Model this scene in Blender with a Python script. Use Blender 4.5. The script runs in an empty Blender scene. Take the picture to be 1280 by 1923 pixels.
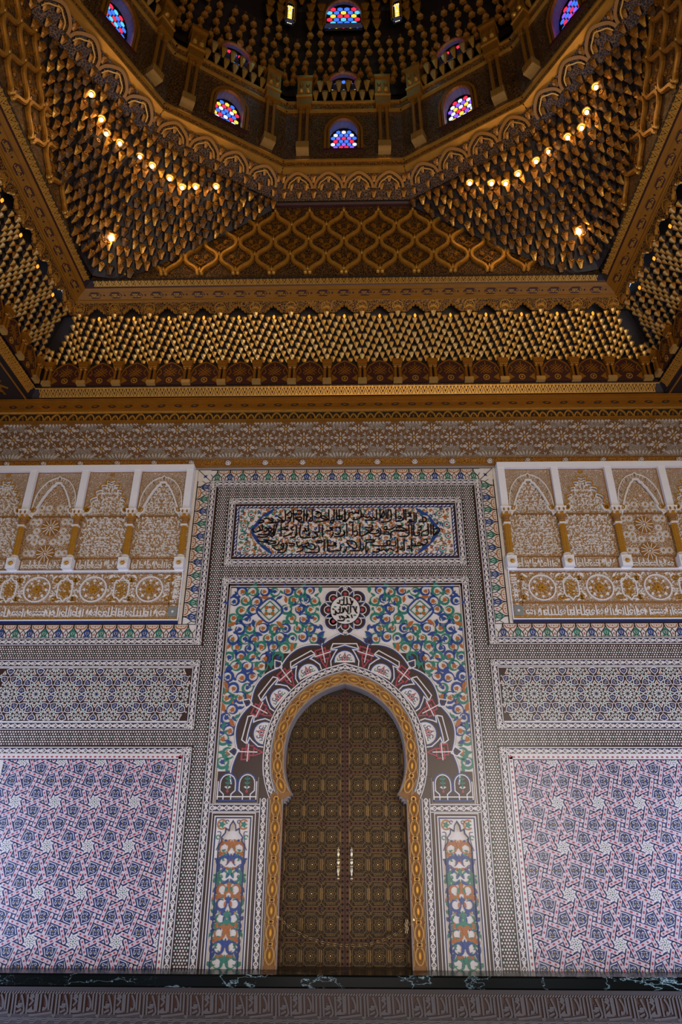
import bpy, math, random
from mathutils import Matrix, Vector
random.seed(7)
sc = bpy.context.scene
C = sc.collection
PI = math.pi
ZC = 4.0            # camera height above the hall floor
WY = 11.0           # distance of the tiled wall from the camera
rad = math.radians

# ------------------------------------------------------------------ camera
cd = bpy.data.cameras.new('camera')
cam = bpy.data.objects.new('camera', cd)
C.objects.link(cam)
sc.camera = cam
cd.sensor_fit = 'HORIZONTAL'
cd.sensor_width = 36.0
cd.lens = 36.0
cd.clip_end = 200
_x = Vector((0.99980715, 0.01939422, 0.00308808))
_u = Vector((0.00603816, -0.4532102, 0.89138323))
_f = Vector((-0.01868724, 0.89119267, 0.4532399))
_m = Matrix.Identity(4)
for _r in range(3):
    _m[_r][0], _m[_r][1], _m[_r][2] = _x[_r], _u[_r], -_f[_r]
_m[0][3], _m[1][3], _m[2][3] = 0.16, 0.0, ZC
cam.matrix_world = _m

# ------------------------------------------------------------------ world, daylight, exposure
wd = bpy.data.worlds.new('world')
sc.world = wd
wd.use_nodes = True
wd.node_tree.nodes['Background'].inputs[0].default_value = (0.55, 0.68, 1.0, 1)
wd.node_tree.nodes['Background'].inputs[1].default_value = 1.0

def area(name, loc, target, sx, sy, power, col):
    l = bpy.data.lights.new(name, 'AREA')
    l.shape = 'RECTANGLE'
    l.size, l.size_y, l.energy, l.color = sx, sy, power, col
    o = bpy.data.objects.new(name, l)
    C.objects.link(o)
    o.location = loc
    o.rotation_euler = (Vector(target) - Vector(loc)).to_track_quat('-Z', 'Y').to_euler()
    return o
# daylight standing in the tall doorways of the side walls and the rear wall
area('daylight_left_doorway', (-8.35, 7.2, 2.7), (0, 8.6, 2.9), 4.4, 5.2, 500, (0.44, 0.58, 1.0))
area('daylight_right_doorway', (8.35, 7.2, 2.7), (0, 8.6, 2.9), 4.4, 5.2, 500, (0.44, 0.58, 1.0))
area('daylight_rear_doorway', (0, -4.3, 4.6), (0, 6, 5.6), 5.0, 7.2, 470, (1.0, 0.78, 0.54))
area('daylight_rear_side_doorway', (5.6, -4.3, 5.4), (-4.5, 11, 9.2), 2.2, 6.0, 560, (1.0, 0.86, 0.68))
sc.view_settings.view_transform = 'Standard'
sc.view_settings.look = 'None'
sc.view_settings.exposure = 0.0
sc.view_settings.gamma = 1.0
sc.view_settings.use_curve_mapping = False
sc.cycles.max_bounces = 6
sc.cycles.diffuse_bounces = 3
sc.cycles.glossy_bounces = 3
sc.cycles.use_denoising = True

# ------------------------------------------------------------------ materials
def lin(h):
    h = h.lstrip('#')
    out = []
    for i in (0, 2, 4):
        c = int(h[i:i + 2], 16) / 255
        out.append(c / 12.92 if c <= 0.04045 else ((c + 0.055) / 1.055) ** 2.4)
    return (*out, 1)

M = {}
def mat(name, col, rough=0.5, metal=0.0, var=0.0, vs=9.0, bump=0.0, bs=60.0, emit=None, es=0.0, spec=0.5):
    m = bpy.data.materials.new(name)
    m.use_nodes = True
    nt = m.node_tree
    b = nt.nodes['Principled BSDF']
    col = lin(col) if isinstance(col, str) else col
    b.inputs['Base Color'].default_value = col
    b.inputs['Roughness'].default_value = rough
    b.inputs['Metallic'].default_value = metal
    b.inputs['Specular IOR Level'].default_value = spec
    if var or bump:
        tc = nt.nodes.new('ShaderNodeTexCoord')
    if var:
        n = nt.nodes.new('ShaderNodeTexNoise')
        n.inputs['Scale'].default_value = vs
        n.inputs['Detail'].default_value = 3
        nt.links.new(tc.outputs['Object'], n.inputs['Vector'])
        mx = nt.nodes.new('ShaderNodeMix')
        mx.data_type = 'RGBA'
        mx.inputs[6].default_value = tuple(c * (1 - var) for c in col[:3]) + (1,)
        mx.inputs[7].default_value = tuple(min(1, c * (1 + var)) for c in col[:3]) + (1,)
        nt.links.new(n.outputs['Fac'], mx.inputs[0])
        nt.links.new(mx.outputs[2], b.inputs['Base Color'])
    if bump:
        n2 = nt.nodes.new('ShaderNodeTexNoise')
        n2.inputs['Scale'].default_value = bs
        nt.links.new(tc.outputs['Object'], n2.inputs['Vector'])
        bp = nt.nodes.new('ShaderNodeBump')
        bp.inputs['Strength'].default_value = bump
        bp.inputs['Distance'].default_value = 0.01
        nt.links.new(n2.outputs['Fac'], bp.inputs['Height'])
        nt.links.new(bp.outputs['Normal'], b.inputs['Normal'])
    if emit:
        b.inputs['Emission Color'].default_value = lin(emit)
        b.inputs['Emission Strength'].default_value = es
    M[name] = m
    return m

def carved(name, c_hi, c_lo, scale, rough=0.4, metal=0.0, dist=0.03, edge=0.10, warp=0.5):
    """fine carved arabesque: raised curling lines over a sunk ground of another colour"""
    m = bpy.data.materials.new(name)
    m.use_nodes = True
    nt = m.node_tree
    N, L = nt.nodes, nt.links
    b = N['Principled BSDF']
    tc = N.new('ShaderNodeTexCoord')
    nz = N.new('ShaderNodeTexNoise')
    nz.inputs['Scale'].default_value = scale * 0.5
    nz.inputs['Detail'].default_value = 1
    L.new(tc.outputs['Object'], nz.inputs['Vector'])
    ad = N.new('ShaderNodeVectorMath')
    ad.operation = 'MULTIPLY_ADD'
    ad.inputs[1].default_value = (warp / scale * 2,) * 3
    L.new(nz.outputs['Color'], ad.inputs[0])
    L.new(tc.outputs['Object'], ad.inputs[2])
    v = N.new('ShaderNodeTexVoronoi')
    v.feature = 'DISTANCE_TO_EDGE'
    v.inputs['Scale'].default_value = scale
    L.new(ad.outputs[0], v.inputs['Vector'])
    v2 = N.new('ShaderNodeTexVoronoi')
    v2.feature = 'F1'
    v2.inputs['Scale'].default_value = scale
    L.new(ad.outputs[0], v2.inputs['Vector'])
    r1 = N.new('ShaderNodeMapRange')
    r1.inputs[1].default_value = edge
    r1.inputs[2].default_value = edge * 1.7
    r1.inputs[3].default_value = 1
    r1.inputs[4].default_value = 0
    L.new(v.outputs['Distance'], r1.inputs[0])
    r2 = N.new('ShaderNodeMapRange')
    r2.inputs[1].default_value = 0.14
    r2.inputs[2].default_value = 0.22
    r2.inputs[3].default_value = 1
    r2.inputs[4].default_value = 0
    L.new(v2.outputs['Distance'], r2.inputs[0])
    mxx = N.new('ShaderNodeMath')
    mxx.operation = 'MAXIMUM'
    L.new(r1.outputs[0], mxx.inputs[0])
    L.new(r2.outputs[0], mxx.inputs[1])
    mx = N.new('ShaderNodeMix')
    mx.data_type = 'RGBA'
    mx.inputs[6].default_value = lin(c_lo)
    mx.inputs[7].default_value = lin(c_hi)
    L.new(mxx.outputs[0], mx.inputs[0])
    L.new(mx.outputs[2], b.inputs['Base Color'])
    bp = N.new('ShaderNodeBump')
    bp.inputs['Strength'].default_value = 0.8
    bp.inputs['Distance'].default_value = dist
    L.new(mxx.outputs[0], bp.inputs['Height'])
    L.new(bp.outputs['Normal'], b.inputs['Normal'])
    b.inputs['Roughness'].default_value = rough
    b.inputs['Metallic'].default_value = metal
    M[name] = m

T = dict(rough=0.32, var=0.12, vs=14)
mat('t_white', '#d8d0c4', **T)
mat('t_rose', '#c9b9b8', **T)
mat('t_navy', '#1c2a58', **T)
mat('t_blue', '#27427a', **T)
mat('t_brown', '#38231a', **T)
mat('t_black', '#121016', **T)
mat('t_green', '#2b7560', **T)
mat('t_orange', '#a55f2a', **T)
mat('t_red', '#a23a48', **T)
mat('t_yellow', '#d6b448', **T)
mat('grout', '#8d8278', 0.8, var=0.1)
mat('plaster', '#8f8375', 0.8, var=0.15)
mat('s_white', '#e0ddd8', 0.7, var=0.05)
mat('s_ivory', '#d8d0c2', 0.75, var=0.1, vs=20)
mat('s_ochre', '#8a5c28', 0.6, var=0.25, vs=12, bump=0.3, bs=90)
mat('s_grey', '#b3a898', 0.75, var=0.12, vs=20)
mat('s_umber', '#6e4c2a', 0.6, var=0.25, vs=12)
mat('j_gilt', '#a67c3c', 0.5, metal=0.2, var=0.2, vs=12)
mat('s_gilt', '#b98328', 0.38, metal=0.35, var=0.25, vs=14)
mat('gold', '#c08a34', 0.36, metal=0.55, var=0.22, vs=9)
mat('gold_deep', '#966018', 0.4, metal=0.5, var=0.25, vs=7)
mat('gold_wood', '#935f14', 0.42, metal=0.4, var=0.2, vs=5)
mat('gold_pale', '#c9a058', 0.34, metal=0.6, var=0.2, vs=11)
mat('wood_dark', '#1d1009', 0.6, var=0.2)
mat('wood_red', '#38140a', 0.5, var=0.2)
mat('bronze', '#4c3818', 0.42, metal=0.6, var=0.3, vs=16)
mat('bronze_dark', '#1c120a', 0.5, metal=0.4, var=0.3, vs=8)
mat('bronze_red', '#3e200e', 0.45, metal=0.5, var=0.3, vs=6)
mat('brass', '#c8b288', 0.25, metal=0.9)
mat('umber_gilt', '#5a3a12', 0.45, metal=0.4, var=0.25, vs=8)
mat('stone_brown', '#2a1e1b', 0.55, var=0.2, vs=8)
mat('bronze_pale', '#5c4622', 0.38, metal=0.6, var=0.3, vs=30)  # paler bronze of the side slots on the door panels
mat('floor_bounce', '#7d5a3c', 0.35, var=0.2, vs=3)  # brown chosen so the unseen floor bounces warm light to the ceiling
mat('stone_dull', '#4a4340', 0.55, var=0.2, vs=8)
mat('stone_grey', '#56514c', 0.5, var=0.2, vs=12)
mat('grey_square', '#7b7d74', 0.5, var=0.15, vs=20)
mat('bulb', '#ffe0a0', 0.3, emit='#ffd890', es=14.0)
mat('amber', '#c06a18', 0.35, emit='#ff9a2a', es=1.6)
carved('c_gold', '#8a5a20', '#24130a', 16, 0.4, 0.35)  # dark ground of the gilt kinds also paints in the recesses' shade
carved('c_gold_fine', '#98682a', '#2a170b', 26, 0.4, 0.4)
carved('c_drum', '#6e4a20', '#1c1009', 25, 0.42, 0.35)
carved('c_stucco', '#cfc2ac', '#9c6a2a', 26, 0.65, 0.05, 0.02, 0.055)
carved('c_stucco_fine', '#cdbfa8', '#96662c', 46, 0.65, 0.05, 0.015, 0.07)
carved('c_frieze', '#a39888', '#6a4a2c', 44, 0.7, 0.0, 0.015, 0.10)
carved('c_ochre', '#b07a34', '#5c3a18', 34, 0.6, 0.1, 0.015, 0.12)
carved('c_bronze', '#3a2a12', '#140c06', 40, 0.45, 0.5, 0.01, 0.12)
for nm, c in (('g_blue', '#3f78ff'), ('g_white', '#dfe8ff'), ('g_red', '#ff3050'), ('g_yellow', '#ffd94a'), ('g_cyan', '#59c8ff'), ('g_violet', '#8a5cff'), ('g_green', '#6ad8a0')):
    mat(nm, c, 0.2, emit=c, es=1.15)

def marble():
    m = bpy.data.materials.new('marble')
    m.use_nodes = True
    nt = m.node_tree
    N, L = nt.nodes, nt.links
    b = N['Principled BSDF']
    tc = N.new('ShaderNodeTexCoord')
    mp = N.new('ShaderNodeMapping')
    mp.inputs['Scale'].default_value = (0.9, 1.6, 2.2)
    L.new(tc.outputs['Object'], mp.inputs['Vector'])
    nz = N.new('ShaderNodeTexNoise')
    nz.inputs['Scale'].default_value = 1.3
    nz.inputs['Detail'].default_value = 7
    nz.inputs['Roughness'].default_value = 0.65
    L.new(mp.outputs[0], nz.inputs['Vector'])
    ad = N.new('ShaderNodeVectorMath')
    ad.operation = 'MULTIPLY_ADD'
    ad.inputs[1].default_value = (1.3, 1.3, 1.3)
    L.new(nz.outputs['Color'], ad.inputs[0])
    L.new(mp.outputs[0], ad.inputs[2])
    v = N.new('ShaderNodeTexVoronoi')
    v.feature = 'DISTANCE_TO_EDGE'
    v.inputs['Scale'].default_value = 1.4
    L.new(ad.outputs[0], v.inputs['Vector'])
    n2 = N.new('ShaderNodeTexNoise')
    n2.inputs['Scale'].default_value = 1.1
    L.new(tc.outputs['Object'], n2.inputs['Vector'])
    w = N.new('ShaderNodeMapRange')
    w.inputs[1].default_value = 0.42
    w.inputs[2].default_value = 0.66
    w.inputs[3].default_value = 0.001
    w.inputs[4].default_value = 0.05
    L.new(n2.outputs['Fac'], w.inputs[0])
    lt = N.new('ShaderNodeMath')
    lt.operation = 'DIVIDE'
    L.new(v.outputs['Distance'], lt.inputs[0])
    L.new(w.outputs[0], lt.inputs[1])
    cr = N.new('ShaderNodeValToRGB')
    cr.color_ramp.elements[0].color = lin('#a9bcc0')
    cr.color_ramp.elements[1].color = lin('#090d0c')
    e = cr.color_ramp.elements.new(0.35)
    e.color = lin('#2f4a46')
    L.new(lt.outputs[0], cr.inputs[0])
    L.new(cr.outputs[0], b.inputs['Base Color'])
    b.inputs['Roughness'].default_value = 0.22
    b.inputs['Specular IOR Level'].default_value = 0.12
    M['marble'] = m
marble()

# ------------------------------------------------------------------ mesh helpers
class Frame:
    def __init__(s, O, ex, ez, en):
        s.O, s.ex, s.ez, s.en = Vector(O), Vector(ex), Vector(ez), Vector(en)
        m = Matrix.Identity(4)
        for r in range(3):
            m[r][0], m[r][1], m[r][2], m[r][3] = s.ex[r], -s.en[r], s.ez[r], s.O[r]
        s.mat = m
    def p(s, x, z, d):
        return (s.O.x + s.ex.x * x + s.ez.x * z + s.en.x * d, s.O.y + s.ex.y * x + s.ez.y * z + s.en.y * d, s.O.z + s.ex.z * x + s.ez.z * z + s.en.z * d)
    def sub(s, x, z, d=0, a=0.0):
        c, n = math.cos(a), math.sin(a)
        return Frame(s.p(x, z, d), s.ex * c + s.ez * n, s.ez * c - s.ex * n, s.en)
WALL = Frame((0, WY, ZC), (1, 0, 0), (0, 0, 1), (0, -1, 0))
LOC = Frame((0, 0, 0), (1, 0, 0), (0, 0, 1), (0, -1, 0))

def area2(p):
    return sum(p[i - 1][0] * p[i][1] - p[i][0] * p[i - 1][1] for i in range(len(p)))

def clip(poly, x0, z0, x1, z1):
    for ax, lim, sg in ((0, x0, 1), (0, x1, -1), (1, z0, 1), (1, z1, -1)):
        out = []
        n = len(poly)
        for i in range(n):
            a, b = poly[i - 1], poly[i]
            da, db = (a[ax] - lim) * sg, (b[ax] - lim) * sg
            if (da >= 0) != (db >= 0):
                t = da / (da - db)
                out.append((a[0] + (b[0] - a[0]) * t, a[1] + (b[1] - a[1]) * t))
            if db >= 0:
                out.append(b)
        poly = out
        if len(poly) < 3:
            return []
    return poly

class MB:
    def __init__(s, F=LOC):
        s.v, s.f, s.m, s.F, s.mats = [], [], [], F, []
    def mi(s, n):
        if n not in s.mats:
            s.mats.append(n)
        return s.mats.index(n)
    def face(s, pts, m):
        b = len(s.v)
        s.v += [tuple(p) for p in pts]
        s.f.append(tuple(range(b, b + len(pts))))
        s.m.append(s.mi(m))
    def prism(s, poly, d0, d1, m, side=None, ins=0.0):
        if len(poly) < 3:
            return
        if area2(poly) < 0:
            poly = poly[::-1]
        n = len(poly)
        cx = sum(p[0] for p in poly) / n
        cz = sum(p[1] for p in poly) / n
        b = len(s.v)
        k = 1 - ins
        s.v += [s.F.p(x, z, d0) for x, z in poly] + [s.F.p(cx + (x - cx) * k, cz + (z - cz) * k, d1) for x, z in poly]
        s.f.append(tuple(range(b + n, b + 2 * n)))
        s.m.append(s.mi(m))
        sm = s.mi(side or m)
        for i in range(n):
            j = (i + 1) % n
            s.f.append((b + i, b + j, b + n + j, b + n + i))
            s.m.append(sm)
    def quadplate(s, x0, z0, x1, z1, d, m):
        s.face([s.F.p(x0, z0, d), s.F.p(x1, z0, d), s.F.p(x1, z1, d), s.F.p(x0, z1, d)], m)
    def box(s, x0, z0, d0, x1, z1, d1, m):
        s.prism([(x0, z0), (x1, z0), (x1, z1), (x0, z1)], d0, d1, m)
        s.face([s.F.p(x0, z0, d0), s.F.p(x0, z1, d0), s.F.p(x1, z1, d0), s.F.p(x1, z0, d0)], m)
    def ribbon(s, pts, w, d0, d1, m, closed=False, side=None, taper=None):
        n = len(pts)
        if n < 2:
            return
        b = len(s.v)
        for i in range(n):
            p = pts[i]
            if closed:
                a, c = pts[i - 1], pts[(i + 1) % n]
            else:
                a, c = pts[max(0, i - 1)], pts[min(n - 1, i + 1)]
            d1x, d1z = p[0] - a[0], p[1] - a[1]
            d2x, d2z = c[0] - p[0], c[1] - p[1]
            l1, l2 = math.hypot(d1x, d1z), math.hypot(d2x, d2z)
            if l1 < 1e-9:
                d1x, d1z, l1 = d2x, d2z, l2
            if l2 < 1e-9:
                d2x, d2z, l2 = d1x, d1z, l1
            l1, l2 = max(l1, 1e-9), max(l2, 1e-9)
            n1 = (-d1z / l1, d1x / l1)
            n2 = (-d2z / l2, d2x / l2)
            nx, nz = n1[0] + n2[0], n1[1] + n2[1]
            L = math.hypot(nx, nz)
            if L < 1e-6:
                nx, nz, L = n1[0], n1[1], 1
            nx, nz = nx / L, nz / L
            co = max(0.45, nx * n1[0] + nz * n1[1])
            ww = (w if taper is None else w * taper[i]) / 2 / co
            l = (p[0] + nx * ww, p[1] + nz * ww)
            r = (p[0] - nx * ww, p[1] - nz * ww)
            s.v += [s.F.p(*l, d0), s.F.p(*l, d1), s.F.p(*r, d1), s.F.p(*r, d0)]
        mi, si = s.mi(m), s.mi(side or m)
        for i in range(n if closed else n - 1):
            a, c = b + 4 * i, b + 4 * ((i + 1) % n)
            s.f += [(a + 2, c + 2, c + 1, a + 1), (a + 1, c + 1, c, a), (a + 3, c + 3, c + 2, a + 2)]
            s.m += [mi, si, si]
        if not closed:
            e = b + 4 * (n - 1)
            s.f += [(b, b + 3, b + 2, b + 1), (e, e + 1, e + 2, e + 3)]
            s.m += [si, si]
    def rectline(s, x0, z0, x1, z1, w, d0, d1, m):
        h = w / 2
        s.ribbon([(x0 + h, z0 + h), (x1 - h, z0 + h), (x1 - h, z1 - h), (x0 + h, z1 - h)], w, d0, d1, m, closed=True)
    def lathe(s, prof, seg, m, F=None):
        """prof: list of (r, z) around the local z axis at F"""
        b = len(s.v)
        F = F or s.F
        for r, z in prof:
            for k in range(seg):
                a = 2 * PI * k / seg
                s.v.append(F.p(r * math.cos(a), z, r * math.sin(a)))
        mi = s.mi(m)
        for i in range(len(prof) - 1):
            for k in range(seg):
                k2 = (k + 1) % seg
                s.f.append((b + i * seg + k, b + (i + 1) * seg + k, b + (i + 1) * seg + k2, b + i * seg + k2))
                s.m.append(mi)
        s.f.append(tuple(b + (len(prof) - 1) * seg + k for k in range(seg)))
        s.m.append(mi)
        s.f.append(tuple(b + k for k in reversed(range(seg))))
        s.m.append(mi)
    def dome(s, x, z, r, d0, h, m, seg=8):
        """low round boss on the face"""
        b = len(s.v)
        for rr, dd in ((r, 0), (r * 0.8, h * 0.6), (r * 0.4, h * 0.93)):
            for k in range(seg):
                a = 2 * PI * k / seg
                s.v.append(s.F.p(x + rr * math.cos(a), z + rr * math.sin(a), d0 + dd))
        mi = s.mi(m)
        for i in range(2):
            for k in range(seg):
                k2 = (k + 1) % seg
                s.f.append((b + i * seg + k, b + i * seg + k2, b + (i + 1) * seg + k2, b + (i + 1) * seg + k))
                s.m.append(mi)
        s.f.append(tuple(b + 2 * seg + k for k in range(seg)))
        s.m.append(mi)
    def mesh(s, name, smooth=False):
        me = bpy.data.meshes.new(name)
        me.from_pydata(s.v, [], s.f)
        for n in s.mats:
            me.materials.append(M[n])
        me.polygons.foreach_set('material_index', s.m)
        if smooth:
            me.polygons.foreach_set('use_smooth', [True] * len(s.f))
        me.update()
        return me

ROOTINV = {}
def par(o, parent):
    o.parent = parent
    o.matrix_parent_inverse = ROOTINV[parent.name]
def put(name, mb, parent=None, kind=None, label=None, cat=None, group=None, smooth=False):
    """one mesh object with its vertices already in the hall's coordinates"""
    o = bpy.data.objects.new(name, mb.mesh(name, smooth))
    C.objects.link(o)
    ROOTINV[o.name] = Matrix.Identity(4)
    if parent is not None:
        par(o, parent)
    tag(o, label, cat, group, kind)
    return o
def tag(o, label=None, cat=None, group=None, kind=None):
    for k, v in (('label', label), ('category', cat), ('group', group), ('kind', kind)):
        if v:
            o[k] = v
def root(name, loc, label=None, cat=None, group=None, kind=None):
    o = bpy.data.objects.new(name, None)
    C.objects.link(o)
    o.location = loc
    o.empty_display_size = 0.1
    ROOTINV[o.name] = Matrix.Translation(Vector(loc)).inverted()
    tag(o, label, cat, group, kind)
    return o
def piece(name, me, parent, F, x, z, d=0.0, a=0.0, sx=1.0, sz=1.0, sd=None):
    """a copy of a shared mesh set on a frame at (x, z), turned by a"""
    o = bpy.data.objects.new(name, me)
    C.objects.link(o)
    o.matrix_basis = F.mat @ Matrix.Translation((x, -d, z)) @ Matrix.Rotation(-a, 4, 'Y') @ Matrix.Diagonal((sx, sd or abs(sz), sz, 1))
    par(o, parent)
    ROOTINV[o.name] = o.matrix_basis.inverted()
    return o

def arc(cx, cz, r, a0, a1, n, rz=None):
    rz = rz or r
    return [(cx + r * math.cos(rad(a0 + (a1 - a0) * i / n)), cz + rz * math.sin(rad(a0 + (a1 - a0) * i / n))) for i in range(n + 1)]
def ngon(cx, cz, r, n, a0=0.0, rz=None):
    rz = rz or r
    return [(cx + r * math.cos(a0 + 2 * PI * i / n), cz + rz * math.sin(a0 + 2 * PI * i / n)) for i in range(n)]
def star(cx, cz, r, r2, n, a0=0.0):
    return [(cx + (r if i % 2 == 0 else r2) * math.cos(a0 + PI * i / n), cz + (r if i % 2 == 0 else r2) * math.sin(a0 + PI * i / n)) for i in range(2 * n)]
def crm(pts, n=5, closed=False):
    """smooth curve through points"""
    out = []
    N = len(pts)
    rng = range(N if closed else N - 1)
    for i in rng:
        p0 = pts[i - 1] if (i > 0 or closed) else pts[0]
        p1, p2 = pts[i], pts[(i + 1) % N]
        p3 = pts[(i + 2) % N] if (i + 2 < N or closed) else pts[-1]
        for k in range(n):
            t = k / n
            q = []
            for j in (0, 1):
                q.append(0.5 * (2 * p1[j] + (p2[j] - p0[j]) * t + (2 * p0[j] - 5 * p1[j] + 4 * p2[j] - p3[j]) * t * t + (3 * p1[j] - p0[j] - 3 * p2[j] + p3[j]) * t ** 3))
            out.append(tuple(q))
    if not closed:
        out.append(pts[-1])
    return out
def resample(pts, step):
    L = [0]
    for a, b in zip(pts, pts[1:]):
        L.append(L[-1] + math.hypot(b[0] - a[0], b[1] - a[1]))
    n = max(2, int(round(L[-1] / step)))
    out, j = [], 0
    for i in range(n + 1):
        t = L[-1] * i / n
        while j < len(L) - 2 and L[j + 1] < t:
            j += 1
        k = (t - L[j]) / max(1e-9, L[j + 1] - L[j])
        out.append((pts[j][0] + (pts[j + 1][0] - pts[j][0]) * k, pts[j][1] + (pts[j + 1][1] - pts[j][1]) * k))
    return out
def offset(pts, d):
    out = []
    n = len(pts)
    for i in range(n):
        a, c = pts[max(0, i - 1)], pts[min(n - 1, i + 1)]
        dx, dz = c[0] - a[0], c[1] - a[1]
        L = math.hypot(dx, dz) or 1
        out.append((pts[i][0] - dz / L * d, pts[i][1] + dx / L * d))
    return out

# ================================================================== the room shell
LT = -1.337                 # top of the marble ledge below the tiles, from camera height
def slab(name, x0, y0, z0, x1, y1, z1, m, label=None, kind='structure', parent=None, cat=None):
    mb = MB(Frame((0, 0, 0), (1, 0, 0), (0, 1, 0), (0, 0, 1)))
    mb.box(x0, y0, z0, x1, y1, z1, m)
    return put(name, mb, parent, kind, label, cat)
slab('floor', -8.6, -4.6, -0.2, 8.6, 11.6, 0, 'floor_bounce', 'polished stone floor of the hall below the gallery, tinted brown for warm bounce light')
# side walls and rear wall with their tall doorways
def wall_with_gap(name, F, x0, x1, z1, gaps, label):
    mb = MB(F)
    xs = x0
    for g0, g1, gz in gaps:
        mb.box(xs, 0, -0.3, g0, z1, 0, 'plaster')
        mb.box(g0, gz, -0.3, g1, z1, 0, 'plaster')
        xs = g1
    mb.box(xs, 0, -0.3, x1, z1, 0, 'plaster')
    put(name, mb, None, 'structure', label)
wall_with_gap('wall_left', Frame((-8.3, 0, 0), (0, 1, 0), (0, 0, 1), (1, 0, 0)), -4.6, 11.6, 12.2, [(4.9, 9.5, 5.8)], 'plain plaster side wall of the left gallery with a tall doorway')
wall_with_gap('wall_right', Frame((8.3, 0, 0), (0, -1, 0), (0, 0, 1), (-1, 0, 0)), -11.6, 4.6, 12.2, [(-9.5, -4.9, 5.8)], 'plain plaster side wall of the right gallery with a tall doorway')
wall_with_gap('wall_back', Frame((0, -4.3, 0), (-1, 0, 0), (0, 0, 1), (0, 1, 0)), -8.6, 8.6, 12.2, [(-6.8, -4.4, 8.6), (-2.6, 2.6, 8.4), (4.4, 6.8, 8.6)], 'plain plaster rear wall with three tall doorways behind the viewer')

# ---- arch outline of the portal opening (right half, from the neck up to the apex)
ARH = crm([(0.81, 0.883), (0.906, 1.147), (0.919, 1.468), (0.86, 1.792), (0.715, 2.062), (0.51, 2.266), (0.265, 2.409), (0.0, 2.49)], 6)
def arch_path(d):
    h = offset(ARH, -d)
    # keep the apex on the axis
    h = [(max(0, x), z) for x, z in h]
    h[-1] = (0.0, ARH[-1][1] + d * 1.04)
    return h
def arch_full(d):
    h = arch_path(d)
    return [(-x, z) for x, z in h] + [(x, z) for x, z in h[::-1]][1:]

# ---- the wall itself, with the opening left free
mb = MB(WALL)
TOPZ = 8.3
def wq(x0, z0, x1, z1):
    mb.box(x0, z0, -0.5, x1, z1, 0.0, 't_brown')
wq(-8.6, -ZC, 8.6, LT)
wq(-8.6, LT, -1.3, 6.52)
wq(1.3, LT, 8.6, 6.52)
wq(-1.3, 3.0, 1.3, 6.52)
mb.box(-8.6, 6.52, -0.5, 8.6, TOPZ, 0.0, 'plaster')
for s in (-1, 1):
    a, b = sorted((s * 0.94, s * 1.3))
    wq(a, LT, b, 0.80)
    h = [(0.94, 0.80)] + arch_path(0.0)
    def outer(p):
        x, z = p
        dx, dz = x, z - 1.0
        t = min((1.3 / dx) if dx > 1e-6 else 99, (2.0 / dz) if dz > 1e-6 else 99)
        if dz < 0:
            return (1.3, z)
        return (dx * t, 1.0 + dz * t)
    o = [outer(p) for p in h]
    for i in range(len(h) - 1):
        q = [h[i], o[i], o[i + 1], h[i + 1]]
        if (h[i][0] < 1.3 and abs(o[i][0] - 1.3) < 1e-6 and abs(o[i + 1][1] - 3.0) < 1e-6 and abs(o[i + 1][0] - 1.3) > 1e-6):
            q = [h[i], o[i], (1.3, 3.0), o[i + 1], h[i + 1]]
        q = [(s * x, z) for x, z in q]
        if s < 0:
            q = q[::-1]
        mb.face([WALL.p(x, z, 0) for x, z in q], 't_brown')
    # soffit of the arch and the jamb
    for i in range(len(h) - 1):
        p, r = h[i], h[i + 1]
        mb.face([WALL.p(s * p[0], p[1], 0), WALL.p(s * r[0], r[1], 0), WALL.p(s * r[0], r[1], -0.5), WALL.p(s * p[0], p[1], -0.5)], 'grout')
WALLO = put('wall_front', mb, None, 'structure', 'tiled front wall pierced by the horseshoe doorway')

# ---- panels on the wall: rectangles not covered by the small star tiles
BX = 2.36
EXCL = [(-2.115, 4.558, 2.115, 5.877), (-2.12, LT, 2.12, 4.33)]
for s in (-1, 1):
    for z0, z1 in ((1.79, 2.895), (LT, 1.532), (3.144, 6.6)):
        a, b = sorted((s * BX, s * 8.6))
        EXCL.append((a, z0, b, z1))
mb = MB(WALL)
sx, sz = 0.0413, 0.0366
for j in range(int((6.136 - LT) / sz) + 1):
    z = LT + 0.02 + j * sz
    for i in range(-160, 161):
        x = i * sx + (sx / 2 if j % 2 else 0)
        if abs(x) > 6.3 or z > 6.125:
            continue
        if any(e[0] - 0.012 < x < e[2] + 0.012 and e[1] - 0.012 < z < e[3] + 0.012 for e in EXCL):
            continue
        if j % 4 == 2 and i % 4 == 0:
            mb.prism(star(x, z, 0.026, 0.015, 6), 0, 0.006, 't_green')
            mb.prism(ngon(x, z, 0.013, 6), 0, 0.0085, 't_white')
        elif (j % 4 in (1, 3)) and i % 4 in (0, 3):
            mb.prism(ngon(x, z, 0.0115, 4, 0.78 + i), 0, 0.006, 't_white')
        else:
            mb.prism(ngon(x, z, 0.0138, 6, PI / 6), 0, 0.006, 't_white')
put('star_mosaic_tiles', mb, WALLO, 'stuff', 'small white hexagon and star tiles set in dark brown ground')

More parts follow.
